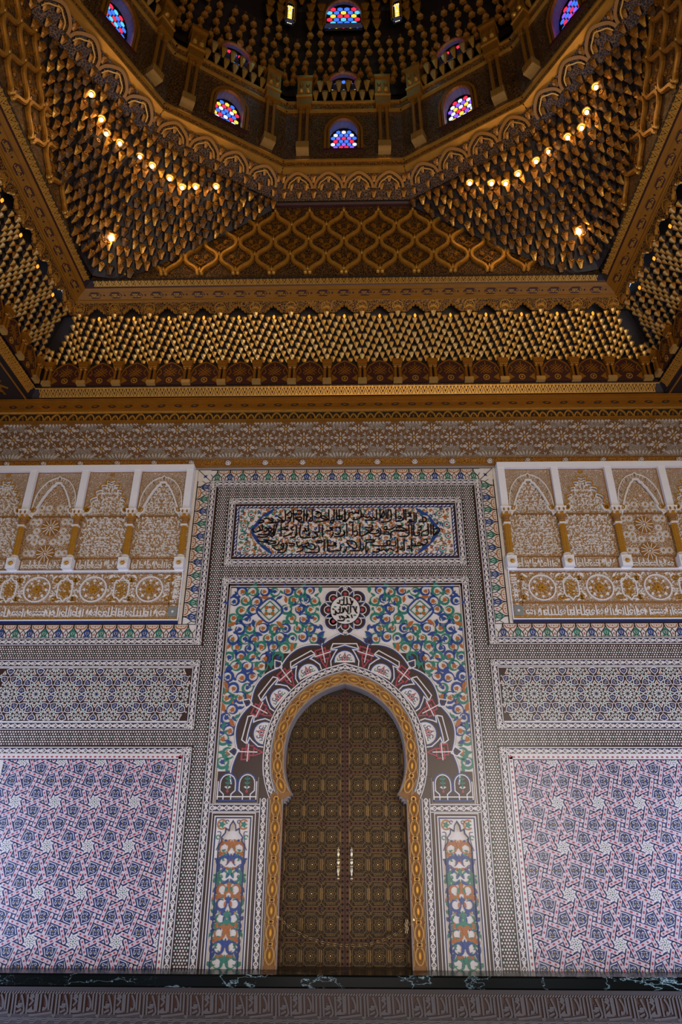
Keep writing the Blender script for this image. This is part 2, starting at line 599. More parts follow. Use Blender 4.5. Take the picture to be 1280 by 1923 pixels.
# ---- interlaced guilloche bands
GP = 0.108
def guilloche(mb, path, w=0.115, base='t_navy', lines=True):
    pts = resample(path, GP / 6)
    n = len(pts)
    mb.ribbon(pts, w, 0, 0.004, base)
    mb.ribbon(pts, w * 0.60, 0, 0.0048, 't_brown')
    if lines:
        for o in (-w / 2 + 0.006, w / 2 - 0.006):
            mb.ribbon(offset(pts, o), 0.012, 0, 0.011, 't_white')
    offs = [[], []]
    eyes = []
    for i in range(n):
        u = (i / 6) % 1.0
        if u < 0.6:
            a = 0.030 * math.sin(PI * u / 0.6)
        else:
            a = -0.020 * math.sin(2 * PI * (u - 0.6) / 0.4)
        offs[0].append(a)
        offs[1].append(-a)
        if i % 6 == 2:
            eyes.append(i)
    nrm = []
    for i in range(n):
        a, c = pts[max(0, i - 1)], pts[min(n - 1, i + 1)]
        L = math.hypot(c[0] - a[0], c[1] - a[1]) or 1
        nrm.append(((c[0] - a[0]) / L, (c[1] - a[1]) / L))
    for k in (0, 1):
        q = [(pts[i][0] - nrm[i][1] * offs[k][i], pts[i][1] + nrm[i][0] * offs[k][i]) for i in range(n)]
        mb.ribbon(q, 0.0150, 0.003, 0.011 + 0.002 * k, 't_white')
    for i in eyes:
        t = nrm[i]
        def at(u, v):
            return (pts[i][0] + t[0] * u - t[1] * v, pts[i][1] + t[1] * u + t[0] * v)
        mb.prism([at(u, v) for u, v in ((-0.026, 0), (-0.012, -0.017), (0.012, -0.017), (0.026, 0), (0.012, 0.017), (-0.012, 0.017))], 0.003, 0.0065, 't_brown')
        mb.prism([at(u, v) for u, v in ((-0.014, 0), (0, -0.008), (0.014, 0), (0, 0.008))], 0.003, 0.010, 't_white')
def guil_rect(mb, x0, z0, x1, z1, w=0.115, sides='lrtb'):
    h = w / 2
    if 'b' in sides: guilloche(mb, [(x0, z0 + h), (x1, z0 + h)], w)
    if 't' in sides: guilloche(mb, [(x0, z1 - h), (x1, z1 - h)], w)
    if 'l' in sides: guilloche(mb, [(x0 + h, z0), (x0 + h, z1)], w)
    if 'r' in sides: guilloche(mb, [(x1 - h, z0), (x1 - h, z1)], w)

# ---- palmette border (white ground, green and blue fleurs)
def fleur(colr, dot):
    mb = MB()
    mb.prism([(0, 0.045), (0.013, 0.075), (0.012, 0.11), (0, 0.158), (-0.012, 0.11), (-0.013, 0.075)], 0, 0.010, colr)
    for s in (-1, 1):
        c = crm([(s * 0.008, 0.03), (s * 0.035, 0.065), (s * 0.038, 0.095), (s * 0.010, 0.145)], 3)
        mb.ribbon(c, 0.020, 0, 0.0095, colr, taper=[0.8] + [1.0] * (len(c) - 2) + [0.3])
        mb.ribbon(arc(s * 0.040, 0.034, 0.016, 90, 90 + s * 270, 7), 0.013, 0, 0.0095, colr)
        mb.ribbon([(0, 0.028), (s * 0.03, 0.022)], 0.012, 0, 0.0095, colr)
    mb.prism(ngon(0, 0.10, 0.006, 4), 0, 0.012, dot)
    return mb.mesh('fleur')
FL = [fleur('t_green', 't_white'), fleur('t_blue', 't_yellow')]
def cup():
    mb = MB()
    c = crm([(-0.092, 0.212), (-0.066, 0.165), (-0.03, 0.158), (0, 0.15), (0.03, 0.158), (0.066, 0.165), (0.092, 0.212)], 3)
    mb.ribbon(c, 0.017, 0, 0.010, 't_orange')
    mb.prism(ngon(0, 0.195, 0.014, 5), 0, 0.010, 't_orange')
    mb.prism(ngon(-0.04, 0.20, 0.010, 5), 0, 0.010, 't_orange')
    mb.prism(ngon(0.04, 0.20, 0.010, 5), 0, 0.010, 't_orange')
    return mb.mesh('cup_ornament')
CUP = cup()
def border_run(B, lines, F, length, start):
    """F: origin at the inner edge, ex along the run, ez outward"""
    lines.F = F
    n = max(1, int(round(length / 0.242)))
    st = length / n
    lines.quadplate(0, 0, length, 0.236, 0.003, 't_white')
    lines.ribbon([(0, 0.004), (length, 0.004)], 0.008, 0, 0.010, 't_black')
    lines.ribbon([(0, 0.231), (length, 0.231)], 0.009, 0, 0.010, 't_black')
    for i in range(n):
        x = (i + 0.5) * st
        piece('fleur', FL[(i + start) % 2], B, F, x, 0.0, 0.003)
        if i < n - 1:
            piece('cup_ornament', CUP, B, F, x + st / 2, 0.0, 0.003)
        for s in (-1, 1):
            lines.ribbon(crm([(x + s * 0.088, 0.004), (x + s * 0.088, 0.05), (x + s * 0.060, 0.10), (x + s * 0.012, 0.165), (x, 0.231)], 3), 0.013, 0, 0.010, 't_black')
            lines.ribbon([(x + s * 0.074, 0.078), (x + s * 0.098, 0.105), (x + s * st / 2, 0.145)], 0.009, 0, 0.010, 't_black')
        if i < n - 1:
            lines.prism(ngon(x + st / 2, 0.058, 0.010, 6, 0, 0.026), 0, 0.008, 't_red')
BORD = root('palmette_border', (0, WY, ZC + 6.5), 'white tile border of green and blue palmettes framing the portal and underlining the stucco', 'tile border')
ln = MB(WALL)
border_run(BORD, ln, WALL.sub(-2.50, 6.25), 5.0, 0)
for s in (-1, 1):
    if s < 0:
        border_run(BORD, ln, Frame(WALL.p(-2.50, 3.50, 0), (0, 0, 1), (-1, 0, 0), (0, -1, 0)), 2.75, 1)
        border_run(BORD, ln, Frame(WALL.p(-6.6, 3.26, 0), (1, 0, 0), (0, 0, 1), (0, -1, 0)), 4.1, 0)
    else:
        border_run(BORD, ln, Frame(WALL.p(2.50, 6.25, 0), (0, 0, -1), (1, 0, 0), (0, -1, 0)), 2.75, 0)
        border_run(BORD, ln, Frame(WALL.p(2.50, 3.26, 0), (1, 0, 0), (0, 0, 1), (0, -1, 0)), 4.1, 1)
ln.F = WALL
for s in (-1, 1):
    a, b = sorted((s * 2.50, s * 2.74))
    ln.quadplate(a, 6.25, b, 6.486, 0.003, 't_white')
    ln.ribbon([(s * 2.50, 6.25), (s * 2.74, 6.49)], 0.010, 0, 0.010, 't_black')
    ln.prism(star(s * 2.60, 6.35, 0.05, 0.02, 4, 0.78), 0, 0.009, 't_blue')
    # thin white and navy fillets against the stucco frame
    a, b = sorted((s * 2.745, s * 2.80))
    ln.quadplate(a, 3.5, b, 6.52, 0.004, 't_white')
ln.quadplate(-2.80, 6.49, 2.80, 6.54, 0.012, 'grout')
put('border_ground', ln, BORD, 'stuff', 'white border ground with black outlines and small red lozenges')
g = MB(WALL)
guilloche(g, [(-2.50, 6.193), (2.50, 6.193)])
for s in (-1, 1):
    guilloche(g, [(s * 2.438, 3.144), (s * 2.438, 6.25)])
    guilloche(g, [(s * 2.376, 3.2), (s * 6.6, 3.2)])
put('guilloche_band', g, BORD, 'stuff', 'narrow white interlaced band on navy')

# ================================================================== strapwork panels (pink straps, blue shields)
SP = 0.600
def bar_mesh(L, w, e0, e1, h):
    """a strap of length L along x; e0/e1: pointed ends"""
    def prof(wd, ex=0.0):
        p = []
        hw = wd / 2
        if e0: p += [(-L / 2 + hw * 0.55 - ex, hw), (-L / 2 - ex, 0), (-L / 2 + hw * 0.55 - ex, -hw)] if e0 == 1 else [(-L / 2 - ex, hw), (-L / 2 + hw * 1.0 - ex, -hw)]
        else: p += [(-L / 2 - ex, hw), (-L / 2 - ex, -hw)]
        if e1: p += [(L / 2 - hw * 0.55 + ex, -hw), (L / 2 + ex, 0), (L / 2 - hw * 0.55 + ex, hw)] if e1 == 1 else [(L / 2 + ex, -hw), (L / 2 - hw * 1.0 + ex, hw)]
        else: p += [(L / 2 + ex, -hw), (L / 2 + ex, hw)]
        return p
    out = [(prof(w + 0.032, 0.014), 0, h - 0.004, 't_navy'), (prof(w, 0), 0, h, 't_rose')]
    n = 3
    for i in range(n):
        x = (i - 1) * L * 0.30
        out.append((ngon(x, 0, 0.024 if i == 1 else 0.017, 6, 0, 0.0145), 0, h + 0.0015, 't_red'))
        if i < 2:
            x2 = x + L * 0.15
            for sg in (-1, 1):
                out.append((ngon(x2, sg * 0.010, 0.0045, 4), 0, h + 0.001, 't_navy'))
    return out
def seg(p, q):
    return (((p[0] + q[0]) / 2) * SP, ((p[1] + q[1]) / 2) * SP, math.hypot(q[0] - p[0], q[1] - p[1]) * SP, math.atan2(q[1] - p[1], q[0] - p[0]))
# strap segments of one repeat (v measured downward in the photo, so z = -v)
STR = {'a': ((0.080, 0.168), (0.435, 0.043)), 'b': ((0.302, -0.090), (0.698, 0.090)), 'c': ((0.195, 0.050), (0.318, -0.262)), 'f': ((0.146, -0.284), (0.576, -0.422))}
KITE = [(0, -0.085), (0.060, -0.052), (0.094, 0.050), (0.035, 0.056), (0, 0.072), (-0.035, 0.056), (-0.094, 0.050), (-0.060, -0.052)]
def kite_polys():
    out = [([(x * 1.1, z * 1.1) for x, z in KITE], 0, 0.0055, 't_navy'), (KITE, 0, 0.007, 't_white'), ([(x * 0.86, z * 0.86) for x, z in KITE], 0, 0.0085, 't_navy')]
    for x, z, r in ((0, 0.030, 0.009), (0, -0.058, 0.009), (-0.012, -0.012, 0.006), (0.012, -0.012, 0.006), (0, 0.004, 0.006)):
        out.append((ngon(x, z, r * 0.8, 6, PI / 2, r), 0, 0.0105, 't_yellow'))
    for s in (-1, 1):
        out.append((crm([(s * 0.020, -0.03), (s * 0.045, -0.02), (s * 0.04, 0.02), (s * 0.022, 0.0)], 2, True), 0, 0.0100, 't_white'))
        out.append((crm([(s * 0.026, -0.022), (s * 0.040, -0.016), (s * 0.036, 0.012), (s * 0.026, 0.0)], 2, True), 0, 0.0108, 't_navy'))
        out.append(([(s * 0.015, 0.036), (s * 0.05, 0.034), (s * 0.03, 0.024)], 0, 0.0100, 't_white'))
    return out
def starpoly():
    out = [(star(0, 0, 0.118, 0.088, 8, PI / 8), 0, 0.0055, 't_navy'), (star(0, 0, 0.104, 0.076, 8, PI / 8), 0, 0.007, 't_white')]
    for k in range(8):
        a = k * PI / 4
        for r, s in ((0.078, 0.008), (0.056, 0.009), (0.034, 0.009)):
            out.append((ngon(r * math.cos(a + (0.2 if r > 0.05 else 0)), r * math.sin(a + (0.2 if r > 0.05 else 0)), s, 4, a), 0, 0.0085, 't_navy' if k % 2 or r > 0.05 else 't_black'))
            out.append((ngon(0.062 * math.cos(a - 0.25), 0.062 * math.sin(a - 0.25), 0.006, 4, a), 0, 0.0085, 't_black'))
    out.append((star(0, 0, 0.018, 0.008, 8), 0, 0.009, 't_green'))
    return out
def xf(polys, x, z, a, sx=1):
    c, s = math.cos(a), math.sin(a)
    return [([(x + sx * (px * c - pz * s), z + px * s + pz * c) for px, pz in p], d0, d1, m) for p, d0, d1, m in polys]
def polys_mesh(polys, name):
    mb = MB()
    for p, d0, d1, m in polys:
        mb.prism(p, d0, d1, m)
    return mb.mesh(name)
BARS = {}
for k, (p, q) in STR.items():
    x, z, L, a = seg(p, q)
    e = {'a': (1, 0), 'b': (0, 0), 'c': (1, 0), 'f': (0, 1)}[k]
    h = {'a': 0.010, 'b': 0.0125, 'c': 0.010, 'f': 0.0125}[k]
    pl = bar_mesh(L + (0.01 if k in 'ac' else 0), 0.047, *e, h)
    BARS[k] = (x, z, a, pl, polys_mesh(pl, 'strap'))
KP, SPL = kite_polys(), starpoly()
KM, SM = polys_mesh(KP, 'shield_tile'), polys_mesh(SPL, 'star_tile')
def strap_panel(s, label):
    P = root('strapwork_panel', (s * 3.9, WY, ZC + LT), label, 'tile panel')
    fx0, fz1 = 2.568, 1.343
    fx1 = 5.25
    F = WALL
    R = (s * fx0, LT, s * 6.6, fz1) if s > 0 else (-6.6, LT, -fx0, fz1)
    base = MB(F)
    base.quadplate(R[0], LT, R[2], fz1, 0.003, 't_white')
    put('panel_ground', base, P)
    # pinkish dotted band and guilloche around the field
    g = MB(F)
    a, b = sorted((s * BX, s * 6.6))
    guilloche(g, [(s * (BX + 0.0), 1.532 - 0.058), (s * 6.6, 1.532 - 0.058)])
    guilloche(g, [(s * (BX + 0.058), 1.532), (s * (BX + 0.058), LT)])
    put('guilloche_band', g, P, 'stuff', 'narrow white interlaced band on navy')
    g = MB(F)
    for pth in ([(s * 2.50, 1.386), (s * 6.6, 1.386)], [(s * 2.525, 1.40), (s * 2.525, LT)]):
        g.ribbon(pth, 0.086, 0, 0.004, 't_navy')
        g.ribbon(pth, 0.058, 0, 0.008, 't_white')
        for i, p in enumerate(resample(pth, 0.075)):
            hz = abs(pth[0][1] - pth[1][1]) < 0.1
            g.prism(ngon(p[0], p[1], 0.022 if hz else 0.014, 6, 0, 0.014 if hz else 0.022), 0, 0.0095, 't_red')
    g.ribbon([(s * 2.476, 1.43), (s * 6.6, 1.43)], 0.012, 0, 0.010, 't_white')
    g.ribbon([(s * 2.476, 1.43), (s * 2.476, LT)], 0.012, 0, 0.010, 't_white')
    put('dotted_band', g, P, 'stuff', 'pale band of small red hexagons')
    x00 = 3.145
    cells = []
    for i in range(-1, 4):
        for j in range(-1, 5):
            cells.append((i, j))
    rest = MB(F)
    cx0, cx1 = sorted((s * fx0, s * fx1))
    def emit(name, me, polys, x, z, a):
        # x measured outward from the axis; the panels are turned, not mirrored, so place by world x
        r = 0.25
        X = x
        if X - r > cx0 and X + r < cx1 and z - r > LT and z + r < fz1:
            piece(name, me, P, F, X, z, 0.003, a)
            return
        if X + r < cx0 or X - r > cx1 or z + r < LT or z - r > fz1:
            return
        mb2 = MB()
        Q = xf(polys, X, z, a)
        any_ = False
        for p, d0, d1, m in Q:
            c = clip(p, cx0, LT, cx1, fz1)
            if len(c) >= 3:
                mb2.F = Frame((-X, 0, -z), (1, 0, 0), (0, 0, 1), (0, -1, 0))
                mb2.prism(c, d0, d1, m)
                any_ = True
        if any_:
            piece(name, mb2.mesh(name), P, F, X, z, 0.003, 0)
    sgx = [s * x00 + s * SP * i for i in range(-1, 5)]
    for sxp in sgx:
        for j in range(-1, 5):
            szp = 0.745 - 0.592 * j
            emit('star_tile', SM, SPL, sxp, szp, 0.0)
            cxp, czp = sxp + SP / 2, szp - 0.592 / 2
            for k in range(4):
                t = -k * PI / 2
                for key in 'ac':
                    x, z, a, pl, me = BARS[key]
                    c, n = math.cos(t), math.sin(t)
                    emit('strap', me, pl, sxp + x * c - z * n, szp + x * n + z * c, a + t)
                x, z, a, pl, me = BARS['f']
                x, z = x - SP / 2, z + SP / 2
                c, n = math.cos(t), math.sin(t)
                emit('strap', me, pl, cxp + x * c - z * n, czp + x * n + z * c, a + t)
                d = 0.176
                emit('shield_tile', KM, KP, cxp + d * math.sin(-t), czp + d * math.cos(t), t)
            x, z, a, pl, me = BARS['b']
            emit('strap', me, pl, sxp + x, szp + z, a)
            emit('strap', me, pl, sxp + z * -1 * 0, szp - SP / 2, a - PI / 2)
strap_panel(-1, 'large tile panel of pink straps and blue shields at the lower left of the doorway')
strap_panel(1, 'large tile panel of pink straps and blue shields at the lower right of the doorway')

# ================================================================== star panels (twelve-rayed stars and blue kites)
GS = 0.490
def kite12():
    mb = MB()
    k = [(0, 0.016), (0.052, 0.060), (0.070, 0.108), (0, 0.142), (-0.070, 0.108), (-0.052, 0.060)]
    mb.prism([(x * 1.16, 0.08 + (z - 0.08) * 1.16) for x, z in k], 0, 0.0045, 't_brown')
    mb.prism(k, 0, 0.007, 't_white')
    mb.prism([(0, 0.030), (0.038, 0.062), (0.053, 0.103), (0, 0.128), (-0.053, 0.103), (-0.038, 0.062)], 0, 0.009, 't_navy')
    for x, z in ((-0.018, 0.094), (0.018, 0.094), (0, 0.062)):
        mb.prism(ngon(x, z, 0.0075, 4, 0.3), 0, 0.0105, 't_yellow')
    mb.ribbon([(-0.03, 0.075), (0, 0.085), (0.03, 0.075)], 0.005, 0, 0.0100, 't_white')
    return mb.mesh('blue_kite_tile')
def tri(c, sh):
    mb = MB()
    mb.prism([(-0.040, 0.024), (0.040, 0.024), (0, -0.042)], 0, 0.0040, 't_brown')
    mb.prism([(-0.037, 0.022), (0.037, 0.022), (0, -0.038)], 0, 0.0065, 't_white')
    mb.prism([(-0.017, 0.011), (0.017, 0.011), (0, -0.016)], 0, 0.0085, c)
    return mb.mesh(sh)
def ray12():
    mb = MB()
    mb.prism(ngon(0, 0, 0.128, 24), 0, 0.0035, 't_brown')
    for k in range(12):
        a = k * PI / 6
        def P2(r, da):
            return (r * math.cos(a + da), r * math.sin(a + da))
        mb.prism([P2(0.018, 0), P2(0.062, -0.19), P2(0.084, 0), P2(0.062, 0.19)], 0, 0.007, 't_white')
        mb.prism([P2(0.040, 0.262 - 0.08), P2(0.040, 0.262 + 0.08), P2(0.082, 0.262)], 0, 0.0065, 't_green')
        mb.prism([P2(0.092, -0.20), P2(0.114, -0.20), P2(0.124, 0), P2(0.114, 0.20), P2(0.092, 0.20), P2(0.088, 0)], 0, 0.007, 't_white')
        mb.prism(ngon(*P2(0.106, 0), 0.010, 5), 0, 0.0085, 't_green')
        mb.prism([P2(0.128, 0.262 - 0.10), P2(0.150, 0.262 - 0.12), P2(0.162, 0.262), P2(0.150, 0.262 + 0.12), P2(0.128, 0.262 + 0.10)], 0, 0.006, 't_white')
        mb.prism(ngon(*P2(0.146, 0.262), 0.010, 3, a), 0, 0.0075, 't_green')
    mb.prism(ngon(0, 0, 0.017, 8), 0, 0.008, 't_navy')
    return mb
K12, TRO, TRG = kite12(), tri('t_orange', 'orange_triangle_tile'), tri('t_green', 'green_triangle_tile')
RAYM = ray12().mesh('ray_star_tile')
def star_panel(s, label):
    P = root('star_panel', (s * 3.9, WY, ZC + 1.79), label, 'tile panel')
    z0, z1, x0 = 1.914, 2.764, 2.483
    b = MB(WALL)
    a, c = sorted((s * x0, s * 6.6))
    b.quadplate(a, z0, c, z1, 0.003, 't_brown')
    put('panel_ground', b, P)
    g = MB(WALL)
    for z in (1.79 + 0.058, 2.895 - 0.058):
        guilloche(g, [(s * BX, z), (s * 6.6, z)])
    guilloche(g, [(s * (BX + 0.058), 1.79), (s * (BX + 0.058), 2.895)])
    put('guilloche_band', g, P, 'stuff', 'narrow white interlaced band on navy')
    zm = 2.339
    rowh = 0.425
    lines = MB(WALL)
    def inside(x, z, m=0.0):
        return abs(x) > x0 + m and abs(x) < 5.6 and z0 + m < z < z1 - m
    for k in range(-2, 6):
        x = s * (3.0 + GS * k)
        if k == -1:
            piece('ray_star_tile', HALFX[s], P, WALL, s * (x0 + 0.004), zm, 0.003)
        if inside(x, zm, 0.1):
            piece('ray_star_tile', RAYM, P, WALL, x, zm, 0.003)
        for sg in (-1, 1):
            xh, zh = x + s * GS / 2, zm + sg * rowh
            # half star on the edge of the panel
            if inside(xh, zm, 0.12):
                piece('ray_star_tile', HALF[sg], P, WALL, xh, zh, 0.003)
            # triangle centres
            for (tx, tz, up) in ((x + s * GS / 2, zm + sg * rowh / 3, sg), (x, zm + sg * rowh * 2 / 3, -sg)):
                if not inside(tx, tz, -0.05):
                    continue
                base_a = 0 if up < 0 else PI
                lines.prism(ngon(tx, tz, 0.013, 6), 0.003, 0.012, 't_white')
                lines.prism(ngon(tx, tz, 0.007, 6), 0.003, 0.0135, 't_red')
                for q in range(6):
                    aq = base_a + q * PI / 3
                    e0 = (tx - 0.012 * math.sin(aq), tz + 0.012 * math.cos(aq))
                    e1 = (tx - 0.155 * math.sin(aq), tz + 0.155 * math.cos(aq))
                    if inside(*e1, 0.0) and q % 2:
                        lines.ribbon([e0, e1], 0.008, 0.003, 0.0075, 't_brown')
                for q in range(3):
                    aa = base_a + q * 2 * PI / 3
                    px, pz = tx - 0.10 * math.sin(aa), tz + 0.10 * math.cos(aa)
                    if inside(px, pz, 0.035):
                        piece('blue_kite_tile', K12, P, WALL, tx, tz, 0.003, aa)
                    ab = aa + PI / 3
                    px, pz = tx - 0.105 * math.sin(ab), tz + 0.105 * math.cos(ab)
                    if inside(px, pz, 0.02):
                        piece('orange_triangle_tile', TRO, P, WALL, px, pz, 0.003, ab)
                    for sg2 in (-1, 1):
                        ac = aa + sg2 * 0.52
                        px, pz = tx - 0.142 * math.sin(ac), tz + 0.142 * math.cos(ac)
                        if inside(px, pz, 0.02):
                            piece('green_triangle_tile', TRG, P, WALL, px, pz, 0.003, aa + PI)
    for z in (z0, z1):
        lines.ribbon([(s * x0, z), (s * 6.6, z)], 0.014, 0.003, 0.012, 't_white')
    put('tile_joints', lines, P, 'stuff')
def half_star(sg, ax=2):
    src = ray12()
    mb = MB()
    pl = [(0.128 * math.cos(a), -sg * 0.128 * math.sin(a)) for a in (PI * i / 12 for i in range(13))]
    mb.prism(pl if ax == 2 else [(z, x) for x, z in pl], 0, 0.0035, 't_brown')
    for f, m in zip(src.f, src.m):
        if len(f) == 24:
            continue
        pts = [src.v[i] for i in f]
        cz = sum(p[ax] for p in pts) / len(pts)
        if cz * sg < -0.004:
            mb.face(pts, src.mats[m])
    return mb.mesh('ray_star_tile')
HALF = {1: half_star(1), -1: half_star(-1)}
HALFX = {1: half_star(-1, 0), -1: half_star(1, 0)}
star_panel(-1, 'long tile panel of twelve-rayed stars and blue kites left of the doorway')
star_panel(1, 'long tile panel of twelve-rayed stars and blue kites right of the doorway')

# ================================================================== arabesque pieces shared by the portal and the niches
def leaf_mesh(c, name='leaf'):
    mb = MB()
    o = crm([(0, -0.05), (0.020, -0.02), (0.030, 0.018), (0.012, 0.055), (0.028, 0.085), (-0.006, 0.068), (-0.024, 0.03), (-0.020, -0.015)], 3, True)
    mb.prism(o, 0, 0.010, c)
    return mb.mesh(name)
def bud_mesh(c, name='bud'):
    mb = MB()
    o = crm([(0, -0.036), (0.022, -0.026), (0.033, 0.006), (0.046, 0.030), (0.018, 0.024), (0, 0.048), (-0.018, 0.024), (-0.046, 0.030), (-0.033, 0.006), (-0.022, -0.026)], 2, True)
    mb.prism(o, 0, 0.011, c)
    return mb.mesh(name)
def scroll_mesh(c, name='scroll'):
    """spiral stem ending in a leaf"""
    mb = MB()
    pts, tp = [], []
    for i in range(19):
        t = i / 18
        a = rad(-60 + 330 * t)
        r = 0.088 - 0.030 * t
        pts.append((r * math.cos(a), r * math.sin(a)))
        tp.append(0.45 + 1.1 * math.sin(PI * min(1, t * 1.05)) ** 1.5)
    mb.ribbon(pts, 0.026, 0, 0.0095, c, taper=tp)
    mb.prism(crm([(0.075, 0.02), (0.105, 0.045), (0.098, 0.085), (0.135, 0.10), (0.080, 0.118), (0.060, 0.075)], 2, True), 0, 0.0095, c)
    mb.prism(crm([(0.03, -0.075), (0.075, -0.095), (0.10, -0.13), (0.045, -0.12), (0.012, -0.10)], 2, True), 0, 0.0095, c)
    return mb.mesh(name)
COL = ['t_green', 't_blue', 't_orange']
LEAF = {c: leaf_mesh(c) for c in COL}
BUD = {c: bud_mesh(c) for c in COL}
SCR = {c: scroll_mesh(c) for c in COL}

# ================================================================== portal: carved tile field, arch ring, roundel
PORT = root('portal_panel', (0, WY, ZC + 0.7), 'square tile panel of green, blue and orange scrolls above the arched doorway', 'tile panel')
mb = MB(WALL)
for s in (-1, 1):
    a, b = sorted((s * 1.30, s * 1.95))
    mb.quadplate(a, 0.73, b, 3.0, 0.002, 't_white')
mb.quadplate(-1.95, 3.0, 1.95, 4.14, 0.002, 't_white')
put('panel_ground', mb, PORT)
g = MB(WALL)
guilloche(g, [(-2.12, 4.273), (2.12, 4.273)])
for s in (-1, 1):
    guilloche(g, [(s * 2.062, 4.33), (s * 2.062, LT)])
    guilloche(g, [(s * 2.0, 0.665), (s * 1.27, 0.665)])
    guilloche(g, [(s * 1.205, 0.80), (s * 1.205, LT)], 0.125)
ring = arch_full(0.27)
guilloche(g, ring, 0.115)
put('guilloche_band', g, PORT, 'stuff', 'narrow white interlaced band on navy')
ln = MB(WALL)
for s in (-1, 1):
    ln.ribbon([(s * 1.975, 0.73), (s * 1.975, 4.20)], 0.052, 0, 0.012, 't_brown')
    ln.ribbon([(s * 1.962, 0.73), (s * 1.962, 4.18)], 0.012, 0, 0.016, 't_white')
ln.ribbon([(-2.0, 4.178), (2.0, 4.178)], 0.052, 0, 0.012, 't_brown')
ln.ribbon([(-1.96, 4.166), (1.96, 4.166)], 0.012, 0, 0.016, 't_white')
put('brown_fillet', ln, PORT)

ARC0 = (0.0, 1.42)
def ringpt(ang, d):
    """point at angle (deg from +x) and distance d outside the opening"""
    best = None
    h = arch_full(d)
    ca, sa = math.cos(rad(ang)), math.sin(rad(ang))
    for p, q in zip(h, h[1:]):
        f0 = (p[0] - ARC0[0]) * sa - (p[1] - ARC0[1]) * ca
        f1 = (q[0] - ARC0[0]) * sa - (q[1] - ARC0[1]) * ca
        if f0 * f1 <= 0 and f0 != f1:
            t = f0 / (f0 - f1)
            x, z = p[0] + (q[0] - p[0]) * t, p[1] + (q[1] - p[1]) * t
            if (x - ARC0[0]) * ca + (z - ARC0[1]) * sa > 0:
                return (x, z)
    return (ARC0[0] + (1.2 + d) * ca, ARC0[1] + (1.2 + d) * sa)
_RP = {}
def rp(ang, d):
    k = (round(ang, 2), round(d, 3))
    if k not in _RP:
        _RP[k] = ringpt(*k)
    return _RP[k]
RING = root('arch_ring', (0, WY, ZC + 1.0), 'dark tiled ring of interlaced straps and floral lunettes around the arch', 'arch surround')
mb = MB(WALL)
A0, A1 = -14, 194
def lobes(ang):
    k = ((ang - 90) / 25.3 + 0.5) % 1.0
    return 0.74 + 0.10 * math.sin(PI * k)
n = 130
inn = [rp(A0 + (A1 - A0) * i / n, 0.325) for i in range(n + 1)]
out = [rp(A0 + (A1 - A0) * i / n, lobes(A0 + (A1 - A0) * i / n)) for i in range(n + 1)]
for i in range(n):
    mb.prism([inn[i], out[i], out[i + 1], inn[i + 1]], 0.0, 0.014, 't_brown')
put('ring_ground', mb, RING)
st = MB(WALL)
def rarc(a0, a1, d, col, k=6, w=0.017, h=0.024):
    st.ribbon([rp(a0 + (a1 - a0) * i / k, d) for i in range(k + 1)], w, 0.01, h, col)
def rline(pp, col, w=0.017, h=0.026):
    st.ribbon([rp(*p) for p in pp], w, 0.01, h, col)
st.ribbon(inn, 0.014, 0.0, 0.020, 't_white')
st.ribbon([rp(A0 + (A1 - A0) * i / n, lobes(A0 + (A1 - A0) * i / n) - 0.015) for i in range(n + 1)], 0.018, 0.0, 0.020, 't_white')
st.ribbon([rp(A0 + (A1 - A0) * i / n, lobes(A0 + (A1 - A0) * i / n) - 0.035) for i in range(n + 1)], 0.014, 0.0, 0.018, 't_blue')
def lun():
    m = MB()
    m.prism(arc(0, 0, 0.150, -8, 188, 12), 0, 0.006, 't_white')
    m.ribbon(arc(0, 0, 0.158, -10, 190, 14), 0.014, 0, 0.013, 't_white')
    m.ribbon(arc(0, 0, 0.176, -10, 190, 14), 0.014, 0, 0.012, 't_blue')
    for s in (-1, 1):
        m.ribbon(crm([(0, 0.01), (s * 0.032, 0.035), (s * 0.020, 0.075), (0, 0.115)], 3), 0.014, 0, 0.011, 't_red')
        m.ribbon(arc(s * 0.068, 0.078, 0.026, 0, s * 290, 8), 0.011, 0, 0.010, 't_navy')
        m.ribbon(arc(s * 0.098, 0.030, 0.022, 60, 60 + s * 290, 8), 0.010, 0, 0.010, 't_green')
        m.ribbon(crm([(s * 0.045, 0.055), (s * 0.06, 0.02), (s * 0.12, 0.005)], 3), 0.010, 0, 0.009, 't_navy')
        m.prism(ngon(s * 0.04, 0.014, 0.013, 6), 0, 0.011, 't_red')
    m.prism([(0, 0.025), (0.014, 0.05), (0, 0.085), (-0.014, 0.05)], 0, 0.012, 't_navy')
    m.prism(star(0, 0.130, 0.012, 0.006, 4), 0, 0.011, 't_navy')
    return m.mesh('floral_lunette')
LUN = lun()
